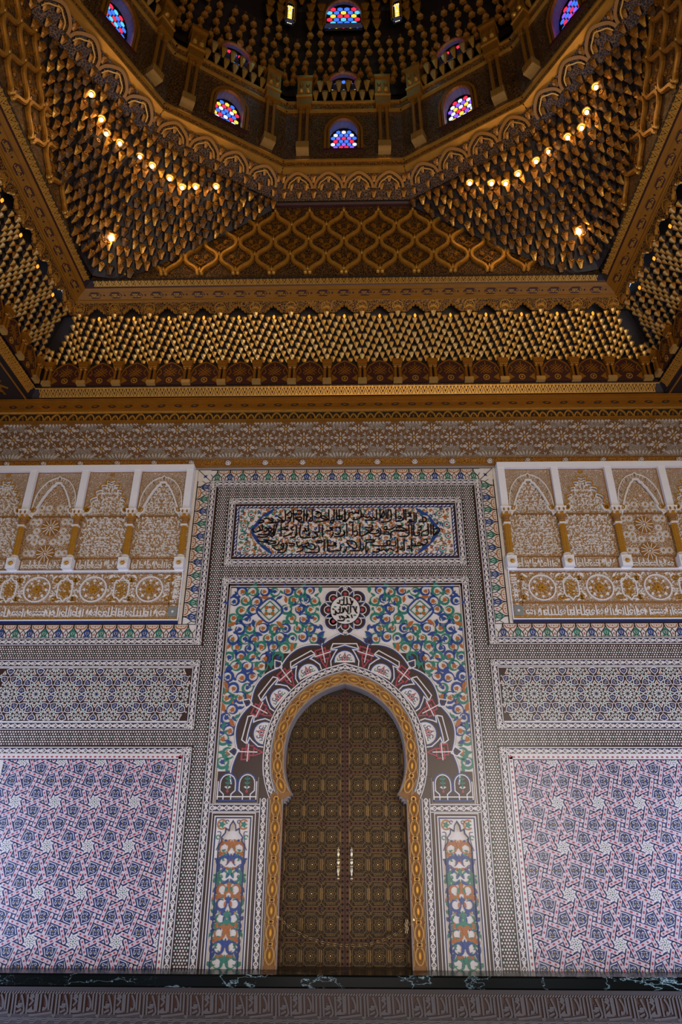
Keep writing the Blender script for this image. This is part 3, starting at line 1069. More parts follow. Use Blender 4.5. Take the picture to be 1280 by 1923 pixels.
for k in range(-3, 4):
    c = 90 - 25.3 * k
    p, q = rp(c, 0.36), rp(c, 0.5)
    ang = math.atan2(q[1] - p[1], q[0] - p[0]) - PI / 2
    piece('floral_lunette', LUN, RING, WALL, p[0], p[1], 0.012, ang)
    # straps above the lunette
    rarc(c - 8.0, c + 8.0, 0.615, 't_white')
    rline([(c - 8.0, 0.615), (c - 6.4, 0.69), (c + 6.4, 0.69), (c + 8.0, 0.615)], 't_white')
    rarc(c - 8.2, c + 8.2, 0.598, 't_blue', h=0.022)
    rline([(c - 8.4, 0.60), (c - 4.5, 0.575), (c - 6.2, 0.525), (c - 9.0, 0.42), (c - 9.2, 0.34)], 't_white')
    rline([(c + 8.4, 0.60), (c + 4.5, 0.575), (c + 6.2, 0.525), (c + 9.0, 0.42), (c + 9.2, 0.34)], 't_white')
    rline([(c - 8.6, 0.585), (c - 4.9, 0.56), (c - 6.9, 0.515), (c - 9.7, 0.42)], 't_blue', h=0.022)
    rline([(c + 8.6, 0.585), (c + 4.9, 0.56), (c + 6.9, 0.515), (c + 9.7, 0.42)], 't_blue', h=0.022)
def knot_at(c):
    rline([(c - 3.6, 0.48), (c + 2.0, 0.48), (c + 2.0, 0.60), (c - 3.6, 0.60), (c - 3.6, 0.47)], 't_red', 0.022, 0.028)
    rline([(c - 1.6, 0.545), (c + 4.2, 0.545), (c + 4.2, 0.66), (c - 1.6, 0.66), (c - 1.6, 0.535)], 't_red', 0.022, 0.030)
    rline([(c - 4.6, 0.57), (c + 5.4, 0.57)], 't_white', 0.016, 0.032)
    rline([(c, 0.42), (c, 0.71)], 't_white', 0.016, 0.031)
    rline([(c - 2.2, 0.47), (c, 0.34), (c + 2.2, 0.47)], 't_red', 0.020, 0.026)
    p, q = rp(c, 0.79), rp(c, 0.89)
    a = math.atan2(q[1] - p[1], q[0] - p[0]) - PI / 2
    cx, sn = math.cos(a), math.sin(a)
    kk = [(0, 0.085), (0.065, 0.0), (0.02, -0.085), (-0.075, -0.02)]
    P4 = [(p[0] + x * cx - z * sn, p[1] + x * sn + z * cx) for x, z in kk]
    st.prism(P4, 0, 0.016, 't_brown')
    st.ribbon(P4, 0.016, 0, 0.024, 't_white' if abs(c - 90) > 30 else 't_blue', closed=True)
    st.ribbon([(p[0] + (x - p[0]) * 0.5, p[1] + (z - p[1]) * 0.5) for x, z in P4], 0.010, 0, 0.023, 't_blue', closed=True)
for k in range(-4, 4):
    knot_at(90 - 25.3 * (k + 0.5))
# small paired arches at the foot of the ring
for s in (-1, 1):
    F2 = WALL.sub(s * 1.615, 0.735)
    st.F = F2
    st.prism([(-0.31, 0), (0.31, 0), (0.31, 0.44), (-0.31, 0.44)], 0, 0.0175, 't_brown')
    for cx in (-0.145, 0.145):
        for w, col, h in ((0.115, 't_white', 0.026), (0.135, 't_blue', 0.023)):
            st.ribbon([(cx - w * 0.5, 0.04), (cx - w * 0.5, 0.12), (cx - w, 0.17), (cx - w, 0.27)] + arc(cx, 0.27, w, 180, 0, 8, w * 1.1) + [(cx + w, 0.17), (cx + w * 0.5, 0.12), (cx + w * 0.5, 0.04)], 0.015, 0.01, h, col)
        st.ribbon([(cx, 0.15), (cx, 0.38)], 0.014, 0.01, 0.022, 't_green')
        for zz in (0.19, 0.25, 0.31, 0.36):
            for sg in (-1, 1):
                st.prism([(cx, zz), (cx + sg * 0.05, zz + 0.03), (cx + sg * 0.02, zz + 0.045)], 0.01, 0.022, 't_green' if zz > 0.2 else 't_white')
        st.prism(ngon(cx, 0.16, 0.022, 6), 0.01, 0.024, 't_red')
    st.ribbon([(-0.30, 0.085), (0.30, 0.085)], 0.016, 0.01, 0.028, 't_white')
    st.ribbon([(-0.30, 0.035), (0.30, 0.035)], 0.016, 0.01, 0.026, 't_blue')
    for x in (-0.29, 0.29):
        st.ribbon([(x, 0.03), (x, 0.30)], 0.016, 0.01, 0.026, 't_white')
    st.prism([(-0.1, 0.055), (0.1, 0.055), (0.1, 0.072), (-0.1, 0.072)], 0.01, 0.018, 'stone_grey')
st.F = WALL
put('strap_lines', st, RING, 'stuff', 'white, blue and red interlaced straps')

# ---- the scroll field, mirrored about the axis of the door
MED = (0.007, 3.735, 0.46)
def in_field(x, z, m):
    if not (x < 1.94 - m * 0.5 and 1.22 < z < 4.13 - m * 0.5):
        return False
    if math.hypot(x - MED[0], z - MED[1]) < MED[2] + m:
        return False
    a = math.degrees(math.atan2(z - ARC0[1], x - ARC0[0]))
    p = rp(a, lobes(a) + m)
    return math.hypot(x - ARC0[0], z - ARC0[1]) > math.hypot(p[0] - ARC0[0], p[1] - ARC0[1])
def mirror_piece(name, me, parent, x, z, d, a, s=1.0):
    piece(name, me, parent, WALL, x, z, d, a, s, s)
    o = piece(name, me, parent, WALL, -x, z, d, -a, -s, s)
rnd = random.Random(3)
ROS = (1.27, 3.73)
pts = []
j = 0
z = 1.30
while z < 4.1:
    x = 0.10 + (0.098 if j % 2 else 0)
    while x < 1.95:
        px, pz = x + rnd.uniform(-0.025, 0.025), z + rnd.uniform(-0.02, 0.02)
        if in_field(px, pz, 0.06) and math.hypot(px - ROS[0], pz - ROS[1]) > 0.27:
            pts.append((px, pz))
        x += 0.197
    z += 0.163
    j += 1
for i, (px, pz) in enumerate(pts):
    c = ('t_green', 't_blue')[(i + int(pz * 5)) % 2]
    a = rnd.choice([0, 1, 2, 3, 4, 5]) * PI / 3 + rnd.uniform(-0.2, 0.2)
    mirror_piece('scroll', SCR[c], PORT, px, pz, 0.002 + 0.0005 * (i % 4), a, rnd.uniform(0.98, 1.14))
    b = 't_orange' if i % 4 else 't_blue'
    mirror_piece('bud', BUD[b], PORT, px, pz, 0.003, a + PI * 0.8, rnd.uniform(0.85, 1.05))
k = 0
pts2 = []
for z in [1.25 + 0.094 * i for i in range(31)]:
    for x in [0.05 + 0.116 * i for i in range(17)]:
        px, pz = x + rnd.uniform(-0.03, 0.03), z + rnd.uniform(-0.03, 0.03)
        if k >= 150 or not in_field(px, pz, 0.03) or math.hypot(px - ROS[0], pz - ROS[1]) < 0.23:
            continue
        dm = min(math.hypot(px - a, pz - b) for a, b in pts)
        if dm < 0.105 or (len(pts2) and min(math.hypot(px - a, pz - b) for a, b in pts2) < 0.075):
            continue
        c = rnd.choice(['t_orange', 't_orange', 't_green', 't_blue'])
        mirror_piece('leaf', LEAF[c], PORT, px, pz, 0.0035, rnd.uniform(0, 2 * PI), rnd.uniform(0.9, 1.25))
        k += 1
        pts2.append((px, pz))
def rosette_poly(cx, cz, F, mb):
    mb.ribbon(crm([(cx, cz + 0.22), (cx + 0.13, cz + 0.13), (cx + 0.22, cz), (cx + 0.13, cz - 0.13), (cx, cz - 0.22), (cx - 0.13, cz - 0.13), (cx - 0.22, cz), (cx - 0.13, cz + 0.13)], 3, True), 0.030, 0, 0.013, 't_blue', closed=True)
    mb.ribbon(star(cx, cz, 0.165, 0.12, 4), 0.018, 0, 0.012, 't_green', closed=True)
    for q in range(4):
        a = q * PI / 2 + PI / 4
        mb.prism(ngon(cx + 0.075 * math.cos(a), cz + 0.075 * math.sin(a), 0.036, 6, a, 0.036), 0, 0.012, 't_orange')
        mb.prism(ngon(cx + 0.06 * math.cos(a + PI / 4), cz + 0.06 * math.sin(a + PI / 4), 0.022, 5), 0, 0.011, 't_green')
for s in (-1, 1):
    m2 = MB(WALL)
    rosette_poly(s * ROS[0], ROS[1], WALL, m2)
    put('cross_rosette', m2, PORT)

# ---- calligraphy strokes read off the photographed panel: pixel offsets inside a crop
import re
def strokes(src, ox, oy, k):
    out = []
    for s_ in src.split('|'):
        v = [int(t) for t in re.findall(r'-?\d+', s_)]
        out.append([(ox + v[i] / k, oy + v[i + 1] / k) for i in range(0, len(v) - 1, 2)])
    return out
def on_wall(px, py, Y=WY):
    """photograph position -> metres on the plane Y"""
    d = _f + _x * ((px - 640) / 1280) + _u * ((961.5 - py) / 1280)
    t = Y / d.y
    return (0.16 + d.x * t, d.z * t)
MEDO = root('inscribed_roundel', (0, WY, ZC + 3.3), 'eight-lobed dark tile roundel with black script on white above the arch', 'roundel')
mb = MB(WALL)
mx, mz = MED[0], MED[1]
for k in range(8):
    a = k * PI / 4 + PI / 8 * 0
    cx, cz = mx + 0.285 * math.cos(a), mz + 0.285 * math.sin(a)
    mb.prism(ngon(cx, cz, 0.155, 12), 0, 0.016 + 0.0004 * k, 't_brown')
mb.prism(ngon(mx, mz, 0.34, 20), 0, 0.018, 't_brown')
put('lobed_ground', mb, MEDO)
mb = MB(WALL)
for k in range(8):
    a = k * 45
    cx, cz = mx + 0.285 * math.cos(rad(a)), mz + 0.285 * math.sin(rad(a))
    mb.ribbon(arc(cx, cz, 0.148, a - 112, a + 112, 12), 0.015, 0.01, 0.024, 't_white')
    mb.ribbon(arc(cx, cz, 0.128, a - 105, a + 105, 12), 0.012, 0.01, 0.022, 't_blue')
    mb.ribbon(arc(cx, cz, 0.070, a - 120, a + 120, 10), 0.013, 0.01, 0.024, 't_white')
    mb.prism(ngon(cx, cz, 0.030, 6), 0.01, 0.022, 't_red')
for dz in (0.395, -0.40):
    mb.ribbon(arc(mx, mz + dz, 0.034, 0, 340, 10), 0.012, 0.01, 0.024, 't_white', closed=True)
    mb.prism(ngon(mx, mz + dz, 0.018, 8), 0.01, 0.024, 't_white')
put('lobe_lines', mb, MEDO, 'stuff', 'white and blue lobe outlines')
mb = MB(WALL)
mb.prism(ngon(mx, mz, 0.262, 28), 0, 0.024, 't_black')
mb.prism(ngon(mx, mz, 0.246, 28), 0, 0.026, 't_white')
put('white_disc', mb, MEDO)
mb = MB(WALL)
for s_ in strokes("290,340 330,350 340,290|345,370 400,370 410,240|410,370 460,370 455,250|470,360 540,370 510,260|540,340 555,318 548,350|230,530 270,540 265,480 300,520 340,500 345,400|350,510 390,500 385,420|400,500 420,430 470,500 480,400|520,390 520,510|570,400 600,480 620,400|600,480 630,520|215,440 245,460|300,640 400,640 410,590 370,570 390,600|430,600 480,580 460,560 500,600|530,540 550,600|330,560 350,610", 600, 1095, 8.96):
    mb.ribbon(crm([on_wall(*p) for p in s_], 3), 0.024, 0.02, 0.034, 't_black')
for (x, z, c) in ((-0.05, 0.17, 't_green'), (-0.17, 0.05, 't_green'), (0.06, -0.07, 't_green'), (0.16, -0.10, 't_green'), (-0.10, 0.0, 't_blue'), (0.13, 0.05, 't_blue'), (0.05, -0.2, 't_green')):
    mb.prism(crm([(mx + x - 0.03, mz + z), (mx + x, mz + z + 0.018), (mx + x + 0.03, mz + z), (mx + x, mz + z - 0.014)], 2, True), 0.02, 0.029, c)
put('script', mb, MEDO, None, 'black calligraphy with small green leaves')

# ================================================================== inscription panel above the portal
INS = root('inscribed_tablet', (0, WY, ZC + 4.56), 'long tile panel with three lines of black calligraphy over coloured scrolls', 'inscription')
mb = MB(WALL)
mb.quadplate(-1.95, 4.68, 1.95, 5.76, 0.002, 't_white')
put('panel_ground', mb, INS)
g = MB(WALL)
guil_rect(g, -2.115, 4.558, 2.115, 5.877)
put('guilloche_band', g, INS, 'stuff', 'narrow white interlaced band on navy')
mb = MB(WALL)
mb.rectline(-2.0, 4.675, 2.0, 5.762, 0.030, 0, 0.014, 't_brown')
mb.rectline(-1.97, 4.705, 1.97, 5.732, 0.055, 0, 0.010, 't_navy')
for (x0, z0, x1, z1) in ((-1.94, 5.705, 1.94, 5.705), (-1.94, 4.733, 1.94, 4.733), (-1.943, 4.75, -1.943, 5.69), (1.943, 4.75, 1.943, 5.69)):
    for i, p in enumerate(resample([(x0, z0), (x1, z1)], 0.075)):
        hz = z0 == z1
        e = (0.028, 0.010) if hz else (0.010, 0.028)
        mb.ribbon([(p[0] - e[0], p[1] - e[1]), (p[0] + e[0], p[1] + e[1])], 0.017, 0.008, 0.015, 't_white')
put('rope_border', mb, INS, 'stuff', 'navy border with a white twisted rope')
rnd = random.Random(11)
mb = MB(WALL)
i = 0
for z in [4.78 + 0.060 * k for k in range(16)]:
    for x in [-1.86 + 0.074 * k for k in range(51)]:
        i += 1
        px, pz = x + rnd.uniform(-0.03, 0.03), z + rnd.uniform(-0.025, 0.025)
        a = rnd.uniform(0, 360)
        c = rnd.choice(['t_orange', 't_orange', 't_green', 't_blue'])
        mb.ribbon(arc(px, pz, rnd.uniform(0.024, 0.038), a, a + 230, 6), 0.013, 0, 0.0075, rnd.choice(['t_orange', 't_blue', 't_green', 't_orange']))
        if i % 2:
            b = rad(a)
            mb.prism([(px + 0.040 * math.cos(b + q) * (1.0 if k2 % 2 == 0 else 0.45), pz + 0.040 * math.sin(b + q) * (1.0 if k2 % 2 == 0 else 0.45)) for k2, q in enumerate((0, 1.2, 3.14, 5.0))], 0, 0.008, c)
put('scroll_ground', mb, INS, 'stuff', 'fine orange, green and blue scrolls behind the lettering')
for s in (-1, 1):
    m2 = MB(WALL)
    # pointed blue bracket of leaves closing the line ends
    cx = s * 1.60
    base = [(s * 1.28, 5.66), (s * 1.40, 5.56), (s * 1.50, 5.50), (s * 1.575, 5.36), (s * 1.665, 5.22), (s * 1.575, 5.07), (s * 1.50, 4.95), (s * 1.40, 4.88), (s * 1.28, 4.77)]
    c = crm(base, 4)
    m2.ribbon(c, 0.040, 0, 0.013, 't_blue', taper=[0.35 + 1.25 * abs(math.sin(PI * 4 * q / (len(c) - 1))) for q in range(len(c))])
    put('blue_bracket', m2, INS)
    for zz, xx in ((5.55, 1.70), (5.33, 1.82), (5.10, 1.83), (4.87, 1.72)):
        m3 = MB(WALL.sub(s * xx, zz))
        m3.prism(ngon(0, 0, 0.066, 12), 0, 0.009, 't_white')
        m3.ribbon(arc(0, 0, 0.050, 20, 350, 10), 0.019, 0, 0.012, 't_green')
        m3.prism(ngon(0, 0, 0.024, 5), 0, 0.012, 't_red')
        put('ring_rosette', m3, INS)
SA = "350,250 400,240 410,265 350,285 345,265|415,225 460,215 500,235 540,265 480,285 600,270|510,215 540,225 545,250|600,275 640,250 690,255 640,210 615,190|710,100 715,240 650,280|735,170 790,120 800,200 740,210|760,200 790,240 740,285|240,380 265,370 270,410 330,400 360,370 340,320|390,300 395,370 330,400|420,360 450,350 455,395 410,400|480,350 530,370 490,400 470,350|330,440 400,445 490,430 520,400|320,475 430,480 500,440|560,300 545,460 510,460 550,400|600,290 560,460|655,300 655,470|660,370 760,380 700,350 760,320|680,470 760,450 820,410|320,530 400,545 470,555 440,520 560,540|470,580 580,560 560,530|520,600 600,590 630,540|540,620 600,660 680,640 690,570 650,590 690,610|600,690 700,690 740,600 710,560"
SB = "80,100 85,270|60,150 180,155 190,110 130,110|110,210 190,200 180,240 110,220 200,280|230,95 225,260 200,260|270,95 265,260|290,150 260,240|345,90 345,240 300,250 330,200|390,160 440,130 400,120 470,150 440,210 380,190|370,270 440,265 560,235 500,180 470,210 560,240|575,90 580,250|600,250 640,240 635,280 600,270 605,245|650,90 650,250|685,90 690,240|720,90 725,240|700,190 760,180 750,230 700,230|800,90 800,240 770,240|80,330 50,370 90,380|30,490 100,480 110,430|120,310 125,460|180,310 180,480 330,480|210,400 250,390 240,350 270,410|290,310 290,400|285,430 310,430 300,460 280,440|340,490 420,470 400,430 370,410 440,410|440,300 440,410|490,310 490,480|530,390 600,390 630,350 590,350 640,390|600,490 630,450 640,410|660,350 720,340 740,380 720,440 660,430|650,470 740,470 800,430 780,390|20,570 90,570 80,600 20,600|120,540 150,620 200,590 210,660 120,690|240,580 290,560 290,600 240,610 330,650 380,640 370,590 330,570|390,550 470,555 480,530 410,530|240,690 350,700 440,680 430,600|510,510 515,680|560,510 560,680|560,600 640,600 680,570 650,560 680,610|570,680 680,670 740,660 740,590"
SCC = "55,95 55,250 20,250|110,150 150,130 180,150 210,130 245,150 250,100|110,150 110,200 60,270|275,95 280,200 180,240 190,200|300,160 320,190 270,190|110,270 180,270|330,240 480,240 460,200 430,220 400,190 370,210 330,190|495,90 500,240|550,90 545,250|545,200 600,190 600,110 560,200|630,90 635,220|660,90 655,230|695,90 700,240 560,275|80,290 85,470|20,460 50,440 40,400|165,290 165,440|190,470 230,440 220,390 180,410|265,290 270,460 340,440 390,400 350,370|340,340 430,350 440,310|400,380 450,370 400,420 480,430 530,410 520,380 490,400|480,470 540,460 560,400 540,350|600,340 640,330 640,370 610,370 700,370 760,330|600,410 660,410 670,440 600,430|700,490 700,420 760,390 890,400|80,530 180,540 220,590 200,640 120,600 80,550|20,690 60,680 80,610|120,670 220,670 270,650 265,500|310,600 320,640 280,680|345,520 440,520 460,550 360,560 350,690 390,640|430,590 470,600 640,600 690,570 680,530 640,540 650,590|440,680 520,690 540,650 500,650|520,640 560,670 600,650 640,680 680,640 740,670|700,600 760,600 770,550"
SD = "20,95 25,230|130,90 130,230 20,260|50,190 90,190 85,220 55,215|160,90 165,240|180,190 220,180 230,140 200,150 240,190|200,240 260,260 180,270|275,130 280,270|305,140 305,270|340,260 440,260 440,210 400,200 400,250|20,350 90,340 160,370 170,390 30,390|30,320 120,320|200,300 205,440 150,470 70,470|245,300 245,470|275,300 275,450 350,450 350,410 320,430|340,350 370,330 370,380 330,380|380,470 390,410 440,390 470,370|470,290 475,440 420,450|510,290 515,450|545,300 550,460|550,370 620,350 630,400 560,450 600,400|45,500 50,670 20,680|135,500 140,670|70,650 110,650 105,600|180,640 220,640 200,600|240,500 245,690|250,600 320,600 400,580 350,560 320,570|290,560 300,600|410,520 450,510 460,560 390,600"
mb = MB(WALL)
for src, ox in ((SA, 440), (SB, 540), (SCC, 640), (SD, 740)):
    for s_ in strokes(src, ox, 945, 7.467):
        mb.ribbon(crm([on_wall(*p) for p in s_], 3), 0.024, 0.0, 0.017, 't_black')
put('script', mb, INS, None, 'black calligraphy in three lines')

# ================================================================== gilded arch and jambs
GILT = root('gilded_arch', (0, WY, ZC + LT), 'gilded horseshoe arch band with interlaced ovals framing the bronze doors', 'arch')
mb = MB(WALL)
pa = arch_full(0.10)
mb.ribbon(pa, 0.205, -0.06, 0.030, 's_ochre', side='grout')
for s in (-1, 1):
    a, b = sorted((s * 0.915, s * 1.125))
    mb.box(a, LT, -0.06, b, 0.79, 0.030, 's_ochre')
    # shoulder between arch and jamb
    q = [(0.80, 0.885), (0.80, 0.84), (0.90, 0.80), (0.915, 0.78), (1.125, 0.78), (1.10, 0.86), (1.03, 0.90)]
    mb.prism([(s * x, z) for x, z in q], -0.06, 0.034, 's_ochre', side='grout')
put('gilt_band', mb, GILT)
mb = MB(WALL)
mb.ribbon(arch_full(0.012), 0.014, 0.02, 0.042, 'grout')
mb.ribbon(arch_full(0.196), 0.014, 0.02, 0.042, 'grout')
for s in (-1, 1):
    for x in (0.925, 1.115):
        mb.ribbon([(s * x, LT), (s * x, 0.79)], 0.014, 0.02, 0.042, 'grout')
    # dripping corbel under the spring of the arch
    for k, (w, zz) in enumerate(((0.13, 0.88), (0.10, 0.84), (0.07, 0.80), (0.04, 0.77))):
        a, b = sorted((s * 0.925, s * (0.925 - w)))
        mb.box(a, zz - 0.04, -0.30, b, zz, 0.03 - 0.015 * k, 'grout')
put('stone_edges', mb, GILT, None, 'grey stone edges and corbels')
def oval():
    m = MB()
    for r, w, h, c in ((1.0, 0.020, 0.016, 'gold'), ):
        m.ribbon(arc(0, 0, 0.058, 0, 350, 16, 0.105), w, 0, h, 'j_gilt', closed=True)
    m.prism(ngon(0, 0, 0.026, 10, 0, 0.070), 0, 0.018, 's_gilt', ins=0.4)
    for s in (-1, 1):
        m.ribbon(crm([(s * 0.082, -0.12), (s * 0.070, 0), (s * 0.082, 0.12)], 3), 0.012, 0, 0.012, 'j_gilt')
    return m.mesh('gilt_oval')
def knot():
    m = MB()
    for a in (0.6, -0.6, 1.3, -1.3):
        c, s = math.cos(a), math.sin(a)
        m.ribbon([(-0.07 * c, -0.07 * s), (0.07 * c, 0.07 * s)], 0.012, 0, 0.013, 's_ochre')
    m.ribbon(ngon(0, 0, 0.035, 8), 0.010, 0, 0.016, 'gold', closed=True)
    return m.mesh('gilt_knot')
OV, KN = oval(), knot()
half = resample(arch_path(0.10), 0.1)
L = len(half)
for s in (-1, 1):
    nn = 8
    for i in range(nn):
        for nm, me, t in (('gilt_oval', OV, (i + 0.5) / nn), ('gilt_knot', KN, (i + 1.0) / nn)):
            f = t * (L - 1)
            j0 = min(L - 2, int(f))
            p = half[j0]
            q = half[j0 + 1]
            u = f - j0
            x, z = p[0] + (q[0] - p[0]) * u, p[1] + (q[1] - p[1]) * u
            a = math.atan2(q[1] - p[1], q[0] - p[0]) - PI / 2
            if i == nn - 1 and nm == 'gilt_knot' and s > 0:
                continue
            piece(nm, me, GILT, WALL, s * x, z, 0.03, s * a, s, 1)
    for i in range(8):
        zz = 0.66 - 0.262 * i
        piece('gilt_oval', OV, GILT, WALL, s * 1.02, zz, 0.03)
        piece('gilt_knot', KN, GILT, WALL, s * 1.02, zz + 0.131, 0.03)

# ================================================================== tall niche panels either side of the door
def niche(s, label):
    P = root('niche_panel', (s * 1.64, WY, ZC + LT), label, 'niche')
    F = WALL.sub(s * 1.64, LT)
    H = 0.602 - LT
    mb = MB(F)
    for w, m, d in ((0.0, 't_white', 0.010), (0.012, 't_brown', 0.012), (0.045, 't_white', 0.014), (0.057, 't_navy', 0.012), (0.075, 't_white', 0.012)):
        pass
    W2 = 0.325
    def inv_u(o, wd, m, d):
        mb.ribbon([(-W2 + o, 0), (-W2 + o, H - o), (W2 - o, H - o), (W2 - o, 0)], wd, 0, d, m)
    inv_u(0.006, 0.012, 't_white', 0.012)
    inv_u(0.026, 0.028, 't_brown', 0.014)
    inv_u(0.050, 0.016, 't_white', 0.020)
    inv_u(0.068, 0.018, 't_navy', 0.016)
    inv_u(0.083, 0.010, 't_white', 0.014)
    put('niche_frame', mb, P)
    mb = MB(F)
    mb.quadplate(-0.24, 0, 0.24, H - 0.085, 0.002, 't_white')
    put('niche_ground', mb, P)
    # cusped spandrel standing proud of the niche
    arch_c = [(-0.19, 0), (-0.19, H - 0.62), (-0.195, H - 0.45), (-0.15, H - 0.38), (-0.155, H - 0.33), (-0.105, H - 0.27), (-0.10, H - 0.21), (-0.05, H - 0.24), (-0.04, H - 0.17), (0, H - 0.11)]
    ac = arch_c + [(-x, z) for x, z in arch_c[::-1][1:]]
    mb = MB(F)
    mb.prism([(-0.24, H - 0.60), (-0.19, H - 0.60)] + arch_c[2:] + [(0, H - 0.086), (-0.24, H - 0.086)], 0, 0.030, 't_white')
    mb.prism([(0.24, H - 0.60), (0.19, H - 0.60)] + [(-x, z) for x, z in arch_c[2:]] + [(0, H - 0.086), (0.24, H - 0.086)], 0, 0.030, 't_white')
    mb.ribbon(ac, 0.014, 0, 0.036, 't_navy')
    for sg in (-1, 1):
        mb.prism(star(sg * 0.16, H - 0.16, 0.055, 0.028, 5), 0.03, 0.040, 't_green')
        mb.ribbon(arc(sg * 0.16, H - 0.16, 0.064, 40, 320, 10), 0.017, 0.03, 0.038, 't_orange')
        mb.ribbon(arc(sg * 0.205, H - 0.33, 0.026, 0, 300, 8), 0.012, 0.03, 0.038, 't_green')
        mb.ribbon(crm([(sg * 0.22, H - 0.26), (sg * 0.17, H - 0.27), (sg * 0.19, H - 0.42), (sg * 0.22, H - 0.5)], 3), 0.010, 0.03, 0.037, 't_navy')
        mb.ribbon(arc(sg * 0.085, H - 0.125, 0.022, 0, 300, 8), 0.010, 0.03, 0.038, 't_navy')
    put('cusped_spandrel', mb, P, None, 'cusped arch head with orange and green rosettes')
    rr = random.Random(21)
    n = 0
    for r_ in range(9):
        zz = 0.06 + r_ * 0.176
        for xx, me, a, sc_ in ((0.095, SCR[('t_green', 't_blue', 't_orange')[r_ % 3]], 0.9 + r_ * 0.7, 0.92), (0.165, LEAF[('t_blue', 't_orange', 't_green')[r_ % 3]], 0.4 + r_, 0.9), (0.09, BUD[('t_orange', 't_green', 't_blue')[r_ % 3]], 2.6, 0.7), (0.035, LEAF[('t_green', 't_blue', 't_orange')[(r_ + 1) % 3]], 0.5, 0.8), (0.155, SCR[('t_blue', 't_green')[r_ % 2]], 2.6 + r_, 0.62), (0.195, LEAF[('t_green', 't_blue')[r_ % 2]], 2.0 + r_, 0.9001), (0.05, LEAF[('t_orange', 't_blue')[r_ % 2]], 2.2 + r_, 0.7)):
            dz = 0.09 if sc_ in (0.9, 0.62, 0.7) else 0.0
            nm = 'scroll' if me in SCR.values() else 'bud' if me in BUD.values() else 'leaf'
            z2 = zz + dz
            if z2 > H - 0.36:
                continue
            for sg in (-1, 1):
                piece(nm, me, P, F, sg * xx, z2, 0.002 + 0.001 * (n % 3), sg * a, sg * sc_, sc_)
            n += 1
        if zz < H - 0.3:
            piece('bud', BUD[('t_orange', 't_green', 't_blue')[(r_ + 1) % 3]], P, F, 0, zz + 0.05, 0.004, 0, 0.8, 1.2)
niche(-1, 'tall cusped tile niche full of scrolls on the left side of the doors')
niche(1, 'tall cusped tile niche full of scrolls on the right side of the doors')

# ================================================================== bronze doors
DY = WY + 0.30
DF = Frame((0, DY, ZC), (1, 0, 0), (0, 0, 1), (0, -1, 0))
DOOR = root('door_1', (0, DY, ZC + LT), 'double-leaf bronze door of stamped octagon panels inside the arch', None, None, 'structure')
def door_panel():
    m = MB()
    w, h = 0.140, 0.158
    c = 0.048
    m.quadplate(-w, -h, w, h, 0.004, 'c_bronze')
    oc = [(-w + c, -h), (w - c, -h), (w, -h + c), (w, h - c), (w - c, h), (-w + c, h), (-w, h - c), (-w, -h + c)]
    m.ribbon(oc, 0.013, 0, 0.022, 'bronze', closed=True)
    k = 0.70
    m.ribbon([(x * k, z * k) for x, z in oc], 0.010, 0, 0.018, 'bronze', closed=True)
    lob = []
    for i in range(32):
        a = 2 * PI * i / 32
        r = 0.060 + 0.012 * math.cos(8 * a) * (1 if i % 2 == 0 else 1)
        lob.append((r * math.cos(a), r * math.sin(a)))
    m.ribbon(lob, 0.010, 0, 0.022, 'bronze', closed=True)
    for i in range(8):
        a = i * PI / 4
        m.prism(ngon(0.030 * math.cos(a), 0.030 * math.sin(a), 0.012, 5, a), 0, 0.016, 'bronze')
    m.dome(0, 0, 0.014, 0.004, 0.016, 'brass')
    for s in (-1, 1):
        m.ribbon([(-0.06, s * 0.128), (0.06, s * 0.128)], 0.010, 0, 0.014, 'bronze')
        for q in range(-2, 3):
            m.prism(ngon(q * 0.026, s * 0.128, 0.012, 4), 0, 0.018, 'bronze')
        m.prism([(s * 0.140, -0.085), (s * 0.118, -0.065), (s * 0.118, 0.065), (s * 0.140, 0.085)], 0, 0.016, 'bronze_pale')
        m.ribbon([(s * 0.098, -s * 0.11), (s * 0.14, -s * 0.158)], 0.009, 0, 0.020, 'bronze')
    return m.mesh('door_panel')
DPM = door_panel()
RAILS = [2.36, 1.99, 1.588, 1.198, 0.82, 0.470, 0.108, -0.269, -0.641, -1.027]
LEAVES = []
def lx(s, x):
    return s * x
